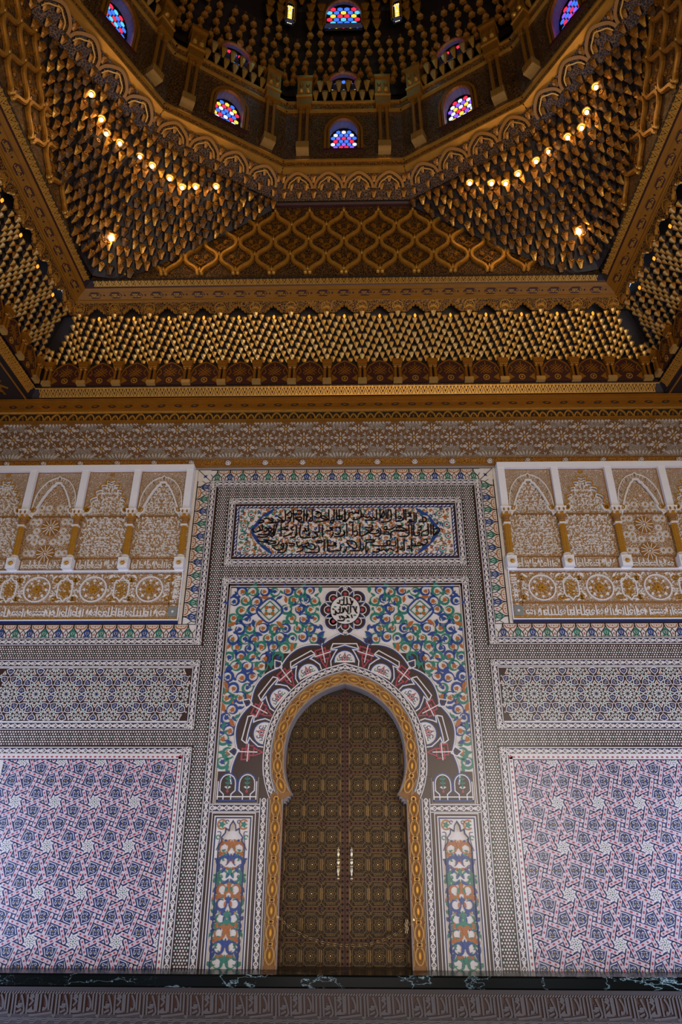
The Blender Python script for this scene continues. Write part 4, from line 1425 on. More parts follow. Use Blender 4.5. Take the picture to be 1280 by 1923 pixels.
for s in (-1, 1):
    mb = MB(DF)
    a, b = sorted((0.0, s * 1.0))
    mb.box(a, LT - 0.05, -0.06, b, 2.62, 0.0, 'bronze_dark')
    leaf = put('door_leaf', mb, DOOR, None, 'bronze door leaf, left of the pair' if s < 0 else 'bronze door leaf, right of the pair')
    LEAVES.append(leaf)
    mb = MB(DF)
    a, b = sorted((s * 0.006, s * 0.062))
    mb.box(a, LT, 0, b, 2.6, 0.016, 'bronze_red')
    a, b = sorted((s * 0.90, s * 1.0))
    mb.box(a, LT, 0, b, 2.6, 0.014, 'bronze_red')
    for zr in RAILS:
        a, b = sorted((s * 0.062, s * 0.905))
        mb.box(a, zr - 0.018, 0, b, zr + 0.018, 0.014, 'bronze_red')
    put('rails', mb, leaf, None, 'reddish bronze rails and stiles')
    mb = MB(DF)
    for zr in RAILS:
        for i in range(13):
            mb.dome(s * (0.095 + i * 0.066), zr, 0.014, 0.012, 0.018, 'bronze_dark', 6)
    zz = LT + 0.03
    while zz < 2.5:
        mb.dome(s * 0.036, zz, 0.017, 0.014, 0.020, 'bronze_dark', 7)
        mb.dome(s * 0.935, zz, 0.017, 0.012, 0.018, 'bronze_dark', 7)
        zz += 0.072
    put('studs', mb, leaf, 'stuff', 'rows of round dark studs')
    for r0, r1 in zip(RAILS, RAILS[1:] + [-1.40]):
        h = (r0 - r1) - 0.036
        for i in range(3):
            piece('door_panel', DPM, leaf, DF, s * (0.062 + 0.14 + i * 0.2805), (r0 + r1) / 2, 0.0, 0, 1.0, h / 0.336)
    # turned pull
    mb = MB(Frame(DF.p(s * 0.098, -0.28, 0.05), (1, 0, 0), (0, 0, 1), (0, -1, 0)))
    mb.lathe([(0.012, 0), (0.026, 0.01), (0.026, 0.03), (0.014, 0.045), (0.014, 0.08), (0.024, 0.12), (0.020, 0.16), (0.030, 0.175), (0.030, 0.19), (0.018, 0.20), (0.032, 0.225), (0.018, 0.25), (0.030, 0.26), (0.030, 0.275), (0.018, 0.29), (0.026, 0.33), (0.014, 0.37), (0.026, 0.385), (0.028, 0.405), (0.012, 0.42)], 10, 'brass')
    for zz in (0.02, 0.395):
        mb.box(-0.012, zz - 0.012, -0.05, 0.012, zz + 0.012, 0, 'brass')
    put('handle', mb, leaf, None, 'turned pale brass pull handle', smooth=True)

# ---- chain hung across the doorway
CH = root('chain', (0, WY - 0.02, ZC - 1.0), 'thin brass chain hanging across the doorway between two hooks', 'chain')
def link_mesh():
    m = MB()
    path = arc(0.018, 0, 0.013, -90, 90, 4) + arc(-0.018, 0, 0.013, 90, 270, 4)
    n = len(path)
    b = len(m.v)
    for (x, z) in path:
        L_ = math.hypot(x - max(-0.018, min(0.018, x)), z) or 1
        nx, nz = (x - max(-0.018, min(0.018, x))) / L_, z / L_
        for q in range(4):
            a = q * PI / 2
            m.v.append((x + nx * 0.0045 * math.cos(a), 0.0045 * math.sin(a), z + nz * 0.0045 * math.cos(a)))
    mi = m.mi('brass')
    for i in range(n):
        for q in range(4):
            j, q2 = (i + 1) % n, (q + 1) % 4
            m.f.append((i * 4 + q, j * 4 + q, j * 4 + q2, i * 4 + q2))
            m.m.append(mi)
    return m.mesh('chain_link')
LK = link_mesh()
hk = [on_wall(522, 1722, WY - 0.02), on_wall(777, 1727, WY - 0.02)]
low = on_wall(668, 1776, WY - 0.02)[1]
xa, xb = hk[0][0], hk[1][0]
xm = (xa + xb) / 2 + 0.05
cat = []
for i in range(61):
    x = xa + (xb - xa) * i / 60
    t = (x - xm) / (xm - xa) if x < xm else (x - xm) / (xb - xm)
    zz = low + ((hk[0][1] if x < xm else hk[1][1]) - low) * (0.75 * t * t + 0.25 * t ** 4)
    cat.append((x, zz))
cat = resample(cat, 0.042)
CF = Frame((0, WY - 0.02, ZC), (1, 0, 0), (0, 0, 1), (0, -1, 0))
for i, (p, q) in enumerate(zip(cat, cat[1:])):
    o = piece('chain_link', LK, CH, CF, (p[0] + q[0]) / 2, (p[1] + q[1]) / 2, 0, math.atan2(q[1] - p[1], q[0] - p[0]))
    if i % 2:
        o.matrix_basis = o.matrix_basis @ Matrix.Rotation(rad(80), 4, 'X')
for p in hk:
    m = MB(CF)
    m.box(p[0] - 0.012, p[1] - 0.012, -0.06, p[0] + 0.012, p[1] + 0.012, 0.02, 'brass')
    put('hook', m, CH)
for i in range(4):      # the spare end of the chain dangling at the right hook
    piece('chain_link', LK, CH, CF, hk[1][0] - 0.10 - 0.012 * (i % 2), hk[1][1] - 0.02 - 0.04 * i, 0.02, PI / 2 + 0.1)

# ================================================================== marble ledge and carved frieze below
LF = Frame((0, 10.5, ZC), (1, 0, 0), (0, 0, 1), (0, -1, 0))
mb = MB(LF)
prof = [(-0.5, LT), (-0.02, LT), (0.0, LT - 0.02), (0.0, LT - 0.125), (-0.02, LT - 0.142), (-0.5, LT - 0.142)]
for (d0, z0), (d1, z1) in zip(prof, prof[1:]):
    mb.face([LF.p(-8.3, z0, d0), LF.p(-8.3, z1, d1), LF.p(8.3, z1, d1), LF.p(8.3, z0, d0)], 'marble')
put('marble_ledge', mb, None, None, 'long black marble ledge with pale veins at the foot of the tiled wall', 'ledge')
FRZ = root('inscription_frieze', (0, 10.55, ZC - 2.3), 'dark brown stone frieze of tall repeated carved script under the marble ledge', 'frieze')
FF = Frame((0, 10.54, ZC), (1, 0, 0), (0, 0, 1), (0, -1, 0))
mb = MB(FF)
mb.box(-8.3, -2.30, -0.4, 8.3, LT - 0.142, 0.0, 'wood_red')
put('frieze_ground', mb, FRZ)
mb = MB(FF)
mb.box(-8.3, -1.53, 0, 8.3, -1.482, 0.03, 'stone_brown')
for i in range(330):
    x = -5.8 + i * 0.035
    mb.ribbon([(x, -1.555), (x + 0.022, -1.532)], 0.014, 0, 0.024, 'stone_grey')
mb.box(-8.3, -1.80, 0, 8.3, -1.765, 0.022, 'stone_brown')
mb.box(-8.3, -1.98, 0, 8.3, -1.80, 0.008, 'stone_brown')
for i in range(74):
    x = -5.9 + i * 0.16
    for k in range(3):
        mb.ribbon([(x, -1.86 + k * 0.022), (x + 0.05, -1.86 + k * 0.022), (x + 0.09, -1.83 + k * 0.016), (x + 0.16, -1.83 + k * 0.016)], 0.009, 0, 0.014, 'stone_grey')
put('moulding', mb, FRZ, 'stuff', 'rope moulding above and interlaced band below the script')
FS = "245,105 250,320|300,115 325,190 345,290 310,325|275,215 310,215 295,245 270,240 320,235|320,270 265,300|283,183 287,190|370,110 375,320|395,130 420,115 430,140 400,150 430,180 395,230|430,250 390,290 440,290 410,270|455,105 460,300|475,105 478,290|510,105 515,300|545,115 575,180 580,250 550,275 555,245|600,105 605,275|635,105 638,290|675,105 680,330 650,325|405,335 520,322 650,303"
m = MB()
o0 = on_wall(480 + 477 / 5.6, 1890, 10.54)
for s_ in strokes(FS, 480, 1850, 5.6):
    m.ribbon(crm([(lambda q: (q[0] - o0[0], q[1] - o0[1]))(on_wall(*p, 10.54)) for p in s_], 3), 0.024, 0, 0.026, 'stone_dull', side='stone_brown')
SCRIPT = m.mesh('script')
per = on_wall(480 + 710 / 5.6, 1890, 10.54)[0] - on_wall(480 + 245 / 5.6, 1890, 10.54)[0]
for k in range(-9, 11):
    piece('script', SCRIPT, FRZ, FF, o0[0] + k * per, o0[1], 0)

# ================================================================== carved stucco arcades
def petal(l, w, n=6):
    """pointed leaf outline along +z"""
    o = [(0, 0)]
    for i in range(1, n):
        t = i / n
        o.append((w * math.sin(PI * t) * (1 - 0.35 * t), l * t))
    o.append((0, l))
    return o + [(-x, z) for x, z in o[-2:0:-1]]
def place(poly, x, z, a, s=1.0, sx=1):
    c, n = math.cos(a), math.sin(a)
    return [(x + sx * s * (px * c - pz * n), z + s * (px * n + pz * c)) for px, pz in poly]
def arabesque(F, x0, z0, x1, z1, seed, inside, m='s_ivory', step=0.062, d0=0.0, d1=0.022):
    """mirrored white foliage over an ochre ground"""
    mb = MB(F)
    r = random.Random(seed)
    cx = (x0 + x1) / 2
    w = (x1 - x0) / 2
    row = 0
    z = z0 + 0.03
    while z < z1:
        x = 0.015 + (step / 2 if row % 2 else 0)
        while x < w:
            a = r.uniform(-1.9, 1.9)
            l = r.uniform(0.055, 0.085)
            p = petal(l, r.uniform(0.012, 0.019), 4)
            h = d1 * r.uniform(0.75, 1.15)
            for sg in (-1, 1):
                q = place(p, cx + sg * x, z, sg * a, 1.0, 1 if sg > 0 else 1)
                c0 = sum(t[0] for t in q) / len(q)
                c1 = sum(t[1] for t in q) / len(q)
                if inside(c0, c1):
                    mb.prism(q, d0, h, m, ins=0.25)
            if r.random() < 0.22:
                rr = r.uniform(0.018, 0.03)
                for sg in (-1, 1):
                    if inside(cx + sg * x, z):
                        mb.ribbon(arc(cx + sg * x, z + 0.02, rr, 90, 90 + sg * 260, 6), 0.011, d0, h, m)
            x += step * r.uniform(0.85, 1.15)
        z += step * 0.62
        row += 1
    return mb
def sunburst():
    m = MB()
    m.prism(ngon(0, 0, 0.165, 24), 0, 0.010, 's_ochre')
    for k in range(24):
        a = 2 * PI * k / 24
        m.ribbon([(0.035 * math.cos(a), 0.035 * math.sin(a)), (0.155 * math.cos(a + 0.12), 0.155 * math.sin(a + 0.12))], 0.012, 0, 0.022, 's_gilt' if k % 2 else 's_ivory')
    m.dome(0, 0, 0.022, 0.01, 0.02, 's_ivory')
    return m.mesh('sunburst')
def daisy():
    m = MB()
    for k in range(12):
        m.prism(place(petal(0.075, 0.016, 4), 0.022 * math.cos(k * PI / 6 + PI / 2), 0.022 * math.sin(k * PI / 6 + PI / 2), k * PI / 6), 0, 0.018, 's_ivory', ins=0.2)
    m.dome(0, 0, 0.02, 0, 0.02, 's_gilt')
    return m.mesh('daisy')
SUN, DAI = sunburst(), daisy()
BAY = 0.975
def column_meshes():
    sh = MB()
    prof = [(0.050, 0.0), (0.050, 0.62)]
    b = len(sh.v)
    n = 20
    for z in (0, 0.66):
        for k in range(n):
            a = 2 * PI * k / n
            r = 0.054 if k % 2 else 0.045
            sh.v.append((r * math.cos(a), -r * math.sin(a), z))
    mi = sh.mi('s_gilt')
    for k in range(n):
        k2 = (k + 1) % n
        sh.f.append((k, k2, n + k2, n + k))
        sh.m.append(mi)
    cap = MB()
    cap.lathe([(0.056, 0), (0.064, 0.02), (0.058, 0.035), (0.066, 0.10), (0.080, 0.17)], 10, 's_ochre')
    cap.box(-0.085, 0.17, -0.085, 0.085, 0.245, 0.085, 's_ivory')
    cap.box(-0.075, 0.10, -0.075, 0.075, 0.17, 0.075, 's_gilt')
    cap.box(-0.095, 0.245, -0.085, 0.095, 0.268, 0.09, 's_white')
    for s in (-1, 1):
        cap.prism(place(petal(0.07, 0.02, 4), s * 0.04, 0.172, 0), 0.085, 0.095, 's_ochre')
        cap.ribbon(arc(s * 0.05, 0.145, 0.018, 0, 300, 6), 0.01, 0.075, 0.092, 's_ivory')
    cap.box(-0.06, -0.06, -0.05, 0.06, -0.03, 0.062, 's_ivory')
    base = MB()
    base.box(-0.085, 0, -0.08, 0.085, 0.20, 0.085, 's_white')
    base.lathe([(0.085, 0.20), (0.080, 0.225), (0.062, 0.24), (0.066, 0.255), (0.054, 0.27)], 10, 's_ivory')
    base.ribbon(ngon(0, 0.10, 0.058, 8, PI / 8), 0.014, 0.085, 0.098, 's_ivory', closed=True)
    base.dome(0, 0.10, 0.040, 0.085, 0.03, 's_gilt')
    return sh.mesh('shaft', ), cap.mesh('capital'), base.mesh('base')
SHM, CAPM, BASEM = column_meshes()
def lobed_arch(k, cx):
    """inner outline of the arch of bay k from left spring to right spring"""
    w = 0.405
    zs, za = 5.50, 6.27
    out = []
    if k % 2 == 0:      # leaf-cusped arch
        n = 7
        for i in range(n):
            t = i / (n - 1)
            x = -w + 0.02 + (w - 0.02) * t
            z = zs + (za - zs) * (0.30 * t + 0.70 * (1 - (1 - t) ** 2.0)) * 0.93
            out.append((x, z))
            if i < n - 1:
                out.append((x + 0.018, z + 0.045))
    else:               # round lobes
        n = 5
        for i in range(n):
            t0, t1 = i / n, (i + 1) / n
            def P(t):
                return (-w + 0.02 + (w - 0.02) * t, zs + (za - zs) * (0.30 * t + 0.70 * (1 - (1 - t) ** 2.0)) * 0.93)
            p, q = P(t0), P(t1)
            mx_, mz_ = (p[0] + q[0]) / 2, (p[1] + q[1]) / 2
            dx, dz = q[0] - p[0], q[1] - p[1]
            L_ = math.hypot(dx, dz)
            out += [p, (mx_ - dz / L_ * 0.055 - dx * 0.22, mz_ + dx / L_ * 0.055 - dz * 0.22), (mx_ - dz / L_ * 0.075, mz_ + dx / L_ * 0.075), (mx_ - dz / L_ * 0.055 + dx * 0.22, mz_ + dx / L_ * 0.055 + dz * 0.22)]
        out.append((0, za * 0.93 + zs * 0.07))
    full = out + [(-x, z) for x, z in out[::-1][1:]]
    return [(cx + x, z) for x, z in full]
def stucco(s, label):
    P = root('stucco_arcade', (s * 4.6, WY, ZC + 3.55), label, 'stucco panel')
    F = WALL
    NB = 4
    xe = 2.80
    x9 = s * 6.75
    lo, hi = sorted((s * xe, x9))
    mb = MB(F)
    mb.box(lo, 3.55, 0, hi, 6.53, 0.012, 'c_stucco')
    put('stucco_ground', mb, P)
    # white frame: top bar, pillars, thin fillets
    mb = MB(F)
    mb.box(lo, 6.42, 0, hi, 6.535, 0.15, 's_white')
    for k in range(NB + 1):
        x = s * (2.865 + BAY * k)
        mb.box(x - 0.062, 5.60, 0, x + 0.062, 6.42, 0.145, 's_white')
    mb.box(lo, 4.425, 0, hi, 4.452, 0.075, 's_white')
    a, b = sorted((s * 2.80, s * 2.815))
    mb.box(a, 3.55, 0, b, 4.44, 0.05, 's_white')
    mb.box(lo, 3.555, 0, hi, 3.575, 0.04, 's_white')
    mb.box(lo, 3.515, 0, hi, 3.55, 0.03, 't_navy')
    put('white_frame', mb, P, None, 'plain white top bar and pillars')
    for k in range(NB + 1):
        x = s * (2.865 + BAY * k)
        o = piece('column', SHM, P, F, x, 4.70, 0.095)
        o['label'] = 'slender fluted gilt column'
        piece('capital', CAPM, o, F, x, 5.335, 0.095)
        piece('base', BASEM, o, F, x, 4.452, 0.095)
    for k in range(NB):
        cx = s * (2.865 + BAY * (k + 0.5))
        oc = lobed_arch(k, cx)
        xl, xr = cx - 0.425, cx + 0.425
        # spandrel plate standing in front of the sunk field
        mb = MB(F)
        m_ = len(oc) // 2
        left = [(xl, 5.50)] + oc[:m_ + 1] + [(cx, 6.42), (xl, 6.42)]
        right = [(xr, 5.50)] + oc[m_:][::-1] + [(cx, 6.42), (xr, 6.42)]
        mb.prism(left, 0, 0.07, 'c_stucco_fine', side='s_white')
        mb.prism(right, 0, 0.07, 'c_stucco_fine', side='s_white')
        mb.rectline(xl, 5.5, xr, 6.42, 0.016, 0.0, 0.074, 's_ochre')
        put('arch_plate', mb, P)
        mb = MB(F)
        if k % 2:
            mb.ribbon(oc, 0.026, 0.05, 0.085, 's_gilt', side='s_white')
            mb.ribbon([(cx + (x - cx) * 0.90, z - 0.05) for x, z in oc], 0.014, 0.0, 0.05, 's_ivory')
            mb.ribbon(arc(cx, 6.36, 0.034, 0, 340, 10), 0.018, 0.05, 0.088, 's_gilt', closed=True)
        else:
            mb.ribbon([(cx + (x - cx) * 0.97, z - 0.015) for x, z in oc], 0.030, 0.04, 0.082, 's_ivory', side='s_white')
            ogee = [(xl + 0.03, 5.62)] + arc(cx, 5.72, 0.385, 178, 95, 10, 0.58) + [(cx, 6.33)]
            og = ogee + [(2 * cx - x, z) for x, z in ogee[::-1][1:]]
            mb.ribbon(og, 0.016, 0.05, 0.086, 's_ivory')
            for q in range(1, 30):
                t = q / 30
                p = og[int(t * (len(og) - 1))]
                w_ = 0.30 + 0.02
                mb.ribbon([p, (p[0] + (cx - p[0]) * 0.13, p[1] - 0.07)], 0.006, 0.05, 0.078, 's_ivory')
        for sg in (-1, 1):
            mb.ribbon(arc(cx + sg * 0.35, 5.62, 0.042, 0, 340, 10), 0.018, 0.05, 0.095, 's_gilt', closed=True)
            mb.dome(cx + sg * 0.35, 5.62, 0.02, 0.05, 0.05, 's_gilt')
            mb.ribbon(crm([(cx + sg * 0.40, 5.50), (cx + sg * 0.38, 5.56), (cx + sg * 0.31, 5.57), (cx + sg * 0.27, 5.66)], 3), 0.03, 0.0, 0.09, 's_ivory')
        put('cusped_arch', mb, P, None, 'gilt multi-lobed arch moulding' if k % 2 else 'white leaf-cusped arch moulding')
        def inside(x, z, cx=cx):
            if not (abs(x - cx) < 0.415 and 4.72 < z < 6.2):
                return False
            return z < 5.55 or abs(x - cx) < 0.40 * (1 - ((z - 5.5) / 0.74) ** 1.6) - 0.02 if z < 6.2 else False
        if k == 2:
            for zz in (4.79, 5.30):
                piece('sunburst', SUN, P, F, cx, zz, 0.012, 0, 1, 1)
            i = 0
            for zz in (4.80, 5.02, 5.11, 5.24, 5.42, 5.56, 5.70):
                for xx in (0.10, 0.24, 0.345):
                    if math.hypot(xx, zz - 4.79) < 0.24 or math.hypot(xx, zz - 5.30) < 0.24 or (xx > 0.3 and zz in (5.02, 5.24)) or (xx > 0.25 and zz > 5.6):
                        continue
                    for sg in (-1, 1):
                        piece('daisy', DAI, P, F, cx + sg * xx, zz, 0.012, 0.2 * i, 0.8, 0.8)
                    i += 1
        else:
            put('carved_foliage', arabesque(F, cx - 0.42, 4.72, cx + 0.42, 6.2, 40 + k, inside, step=0.070, d0=0.01, d1=0.036), P, 'stuff', 'white carved leaves on ochre')
        # script band between the column bases
        mb = MB(F)
        mb.rectline(cx - 0.40, 4.462, cx + 0.40, 4.70, 0.018, 0.0, 0.03, 's_ochre')
        r = random.Random(90 + k)
        x = cx - 0.37
        while x < cx + 0.36:
            t = r.random()
            h = r.uniform(0.10, 0.17)
            if t < 0.5:
                mb.ribbon([(x, 4.50), (x, 4.50 + h)], 0.019, 0.01, 0.030, 's_ivory')
                if t < 0.25:
                    mb.ribbon([(x, 4.50), (x + 0.05, 4.505)], 0.019, 0.01, 0.030, 's_ivory')
            elif t < 0.8:
                mb.ribbon(arc(x, 4.545, 0.028, 0, 320, 7), 0.018, 0.01, 0.030, 's_ivory')
            else:
                mb.prism(place(petal(0.10, 0.025, 4), x, 4.56, r.uniform(-0.5, 0.5)), 0.01, 0.03, 's_ivory', ins=0.2)
            x += r.uniform(0.032, 0.055)
        put('script_band', mb, P, 'stuff', 'white raised script on ochre between column bases')
        # dado: white ring and knotted cartouche
        mb = MB(F)
        zc = 4.115
        mb.ribbon(arc(cx, zc, 0.225, 0, 345, 24), 0.022, 0.0, 0.045, 's_ivory', closed=True)
        mb.ribbon(arc(cx, zc, 0.130, 0, 345, 18), 0.014, 0.0, 0.036, 's_gilt', closed=True)
        for q in range(8):
            a = q * PI / 4
            mb.prism(place(petal(0.10, 0.034, 5), cx + 0.10 * math.cos(a + PI / 2), zc + 0.10 * math.sin(a + PI / 2), a), 0.01, 0.034, 's_ivory', ins=0.25)
            mb.prism(place(petal(0.095, 0.026, 5), cx, zc, a + 0.39), 0.01, 0.04, 's_gilt', ins=0.25)
        put('ring_medallion', mb, P, None, 'white ring around an eight-leaved flower')
        cxx = cx + s * BAY / 2
        mb = MB(F)
        ct = [(-0.125, -0.10), (-0.10, -0.155), (-0.05, -0.16), (0, -0.225), (0.05, -0.16), (0.10, -0.155), (0.125, -0.10), (0.125, 0.10), (0.10, 0.155), (0.05, 0.16), (0, 0.225), (-0.05, 0.16), (-0.10, 0.155), (-0.125, 0.10)]
        mb.ribbon([(cxx + x, zc + z) for x, z in ct], 0.020, 0.0, 0.045, 's_ivory', closed=True)
        for q in range(-2, 3):
            mb.ribbon([(cxx - 0.075, zc + q * 0.06 - 0.05), (cxx + 0.075, zc + q * 0.06 + 0.05)], 0.014, 0, 0.036, 's_gilt')
            mb.ribbon([(cxx - 0.075, zc + q * 0.06 + 0.05), (cxx + 0.075, zc + q * 0.06 - 0.05)], 0.014, 0, 0.032, 's_gilt')
        if k < NB - 1 or True:
            put('cartouche', mb, P, None, 'white framed cartouche with a gilt knot')
        mb = MB(F)
        for sg in (-1, 1):
            for zz in (zc + 0.17, zc - 0.17):
                for q in range(4):
                    mb.ribbon(arc(cx + sg * (0.30 + 0.022 * q), zz, 0.035, 30 + 80 * q, 300 + 80 * q, 7), 0.013, 0.0, 0.032, 's_gilt')
                mb.prism(place(petal(0.10, 0.022, 4), cx + sg * 0.24, zz + 0.02, sg * -0.8), 0, 0.030, 's_ivory')
                mb.prism(place(petal(0.10, 0.022, 4), cx + sg * 0.33, zz - 0.02, sg * -2.0), 0, 0.030, 's_ivory')
        put('dado_knots', mb, P, 'stuff', 'gilt knots between the rings')
    foliage = arabesque(F, lo, 3.88, hi, 4.40, 7, lambda x, z: 3.90 < z < 4.40 and lo + 0.16 < x < hi and (abs(((abs(x) - 2.865 - BAY / 2) / BAY + 0.5) % 1 - 0.5) * BAY > 0.245 or abs(z - 4.115) > 0.24), step=0.075, d0=0.01, d1=0.028)
    put('dado_foliage', foliage, P, 'stuff', 'white carved leaves filling the dado')
    # script bands below and at the end of the dado
    mb = MB(F)
    mb.box(lo, 3.835, 0, hi, 3.862, 0.035, 's_ochre')
    mb.box(lo, 3.590, 0, hi, 3.606, 0.035, 's_gilt')
    a, b = sorted((s * 2.985, s * 3.0))
    mb.box(a, 3.80, 0, b, 4.42, 0.035, 's_ochre')
    mb.box(lo, 4.39, 0, hi, 4.405, 0.034, 's_ochre')
    r = random.Random(5)
    x = 3.06
    while x < 6.6:
        h = r.uniform(0.09, 0.17)
        t = r.random()
        X = s * x
        if t < 0.55:
            mb.ribbon([(X, 3.63), (X, 3.63 + h)], 0.020, 0.01, 0.032, 's_ivory')
            if t < 0.3:
                mb.ribbon([(X, 3.635), (X + s * 0.06, 3.64)], 0.018, 0.01, 0.031, 's_ivory')
        elif t < 0.85:
            mb.ribbon(arc(X, 3.69, 0.03, 0, 320, 7), 0.018, 0.01, 0.031, 's_ivory')
        else:
            mb.prism(place(petal(0.12, 0.03, 4), X, 3.66, r.uniform(-0.5, 0.5)), 0.01, 0.03, 's_ivory', ins=0.2)
        x += r.uniform(0.032, 0.06)
    z = 3.85
    while z < 4.36:
        t = r.random()
        if t < 0.6:
            mb.ribbon([(s * 2.84, z), (s * (2.84 + r.uniform(0.08, 0.12)), z + r.uniform(-0.01, 0.01))], 0.019, 0.01, 0.032, 's_ivory')
        else:
            mb.ribbon(arc(s * 2.90, z, 0.028, 0, 320, 7), 0.018, 0.01, 0.031, 's_ivory')
        z += r.uniform(0.035, 0.055)
    put('lower_script_band', mb, P, 'stuff', 'white raised script along the foot of the dado')
    mb = MB(F)
    a, b = sorted((s * 2.835, s * 2.985))
    mb.box(a, 3.625, 0, b, 3.80, 0.028, 'grey_square')
    mb.prism(star((a + b) / 2, 3.712, 0.03, 0.014, 6), 0.02, 0.034, 's_ivory')
    put('corner_square', mb, P, None, 'small grey stone corner square')
stucco(-1, 'gilt and white carved stucco arcade on the left of the portal, brightly lit')
stucco(1, 'gilt and white carved stucco arcade on the right of the portal')

# ================================================================== stucco frieze under the cornice
FZ = root('stucco_frieze', (0, WY, ZC + 6.54), 'wide carved stucco frieze of leafy roundels with rows of bosses under the cornice', 'frieze')
mb = MB(WALL)
mb.box(-8.3, 6.70, 0, 8.3, 7.60, 0.02, 'c_frieze')
put('frieze_ground', mb, FZ)
mb = MB(WALL)
mb.box(-8.3, 7.60, 0, 8.3, 7.63, 0.07, 's_white')
mb.box(-8.3, 7.63, 0, 8.3, 7.78, 0.03, 'c_ochre')
mb.box(-8.3, 6.545, 0, 8.3, 6.56, 0.06, 's_ochre')
mb.box(-8.3, 6.56, 0, 8.3, 6.69, 0.03, 'c_ochre')
mb.box(-8.3, 6.69, 0, 8.3, 6.71, 0.05, 's_ochre')
put('boss_bands', mb, FZ, None, 'ochre bands carrying the bosses')
def roundel(kind):
    m = MB()
    m.prism(ngon(0, 0, 0.195, 16), 0, 0.012, 's_umber')
    n = 8
    for q in range(n):
        a = 2 * PI * q / n
        big = q % 4 == (1 if False else 0)
        if kind:
            l, w = (0.105, 0.026) if q % 2 == 0 else (0.095, 0.020)
        else:
            l, w = (0.120, 0.046) if q % 4 == 2 else (0.085, 0.020)
        m.prism(place(petal(l, w, 5), 0.028 * math.cos(a + PI / 2), 0.028 * math.sin(a + PI / 2), a), 0, 0.032, 's_grey', ins=0.3)
    for q in range(16):
        a = 2 * PI * (q + 0.5) / 16
        m.prism(place(petal(0.075, 0.015, 4), 0.125 * math.cos(a + PI / 2), 0.145 * math.sin(a + PI / 2), a + (0.5 if q % 2 else -0.5)), 0, 0.028, 's_grey', ins=0.3)
    m.dome(0, 0, 0.026, 0.01, 0.035, 's_gilt')
    return m.mesh('leafy_roundel')
R0, R1 = roundel(0), roundel(1)
def boss_m():
    m = MB()
    m.dome(0, 0, 0.062, 0, 0.06, 's_ivory', 10)
    m.dome(0, 0, 0.022, 0.045, 0.02, 's_gilt', 6)
    for q in range(8):
        a = 2 * PI * q / 8
        m.prism(ngon(0.040 * math.cos(a), 0.040 * math.sin(a), 0.009, 4), 0.03, 0.056, 't_navy')
    m.ribbon(ngon(0, 0, 0.066, 12), 0.012, 0, 0.02, 's_ochre', closed=True)
    return m.mesh('boss')
BOSS = boss_m()
for k in range(-10, 10):
    x = 0.345 + k * 0.70 - 0.08
    piece('leafy_roundel', R0, FZ, WALL, x, 7.38, 0.02)
    piece('leafy_roundel', R0, FZ, WALL, x - 0.01, 6.96, 0.02)
    piece('leafy_roundel', R1, FZ, WALL, x + 0.35, 7.17, 0.02, 0, 1.05, 1.05)
    piece('boss', BOSS, FZ, WALL, x - 0.05 + 0.35, 7.70, 0.03)
    piece('boss', BOSS, FZ, WALL, x + 0.01 + 0.35 - 0.02, 6.625, 0.03)
mb = MB(WALL)
for k in range(-10, 10):
    x = 0.345 + k * 0.70 - 0.08 + 0.35
    for zz, sg in ((7.58, -1), (6.75, 1)):
        for q in range(-3, 4):
            mb.prism(place(petal(0.12, 0.024, 4), x + q * 0.045, zz, (0 if sg > 0 else PI) - sg * q * 0.28), 0.02, 0.045, 's_grey', ins=0.3)
put('edge_palmettes', mb, FZ, 'stuff', 'half palmettes along the frieze edges')
mb = MB(WALL)
r = random.Random(8)
for zz in (7.705, 6.625):
    x = -6.9
    while x < 6.9:
        t = r.random()
        if t < 0.65:
            mb.ribbon([(x, zz - 0.045), (x + 0.02, zz + r.uniform(0.0, 0.045))], 0.014, 0.02, 0.042, 's_gilt')
        else:
            mb.ribbon(arc(x, zz, 0.022, 0, 300, 6), 0.012, 0.02, 0.042, 's_gilt')
        x += r.uniform(0.035, 0.05)
put('gilt_script', mb, FZ, 'stuff', 'tiny gilt script between the bosses')

# ================================================================== gilded wooden cornice
YC = 4.64                      # axis of the square hall
CORN = root('cornice', (0, 10.8, ZC + 7.6), 'gilded wooden cornice with scallops and carved band along the wall head', 'cornice')
CFm = Frame((0, 10.9, ZC), (1, 0, 0), (0, 0, 1), (0, -1, 0))
mb = MB(CFm)
mb.box(-8.3, 7.53, -0.1, 8.3, 7.72, 0.0, 'wood_dark')
mb.box(-8.3, 7.525, -0.1, 8.3, 7.55, 0.035, 'gold_wood')
mb.box(-8.3, 7.72, -0.1, 8.3, 7.76, 0.03, 'gold')
mb.box(-8.3, 7.76, -0.1, 8.3, 7.80, 0.06, 'gold_wood')
mb.box(-8.3, 7.80, -0.1, 8.3, 7.93, 0.045, 'gold_deep')
mb.box(-8.3, 7.93, -0.1, 8.3, 7.97, 0.09, 'gold_wood')
mb.box(-8.3, 7.97, -0.1, 8.3, 8.0, 0.13, 'gold_deep')
put('fascia', mb, CORN)
def scallop(w, h):
    m = MB()
    m.ribbon(crm([(-w, 0), (-w * 0.75, h * 0.55), (-w * 0.35, h * 0.85), (0, h), (w * 0.35, h * 0.85), (w * 0.75, h * 0.55), (w, 0)], 2), 0.026, 0, 0.03, 'gold')
    m.prism(place(petal(h * 0.6, w * 0.3, 4), 0, 0.01, 0), 0, 0.02, 'gold_deep', ins=0.3)
    return m.mesh('scallop')
S1, S2 = scallop(0.092, 0.145), scallop(0.058, 0.10)
for k in range(-24, 25):
    x = k * 0.33
    if abs(x) > 7.2:
        continue
    piece('scallop', S1, CORN, CFm, x, 7.555, 0.0)
    piece('scallop', S2, CORN, CFm, x + 0.165, 7.555, 0.0)
mb = MB(CFm)
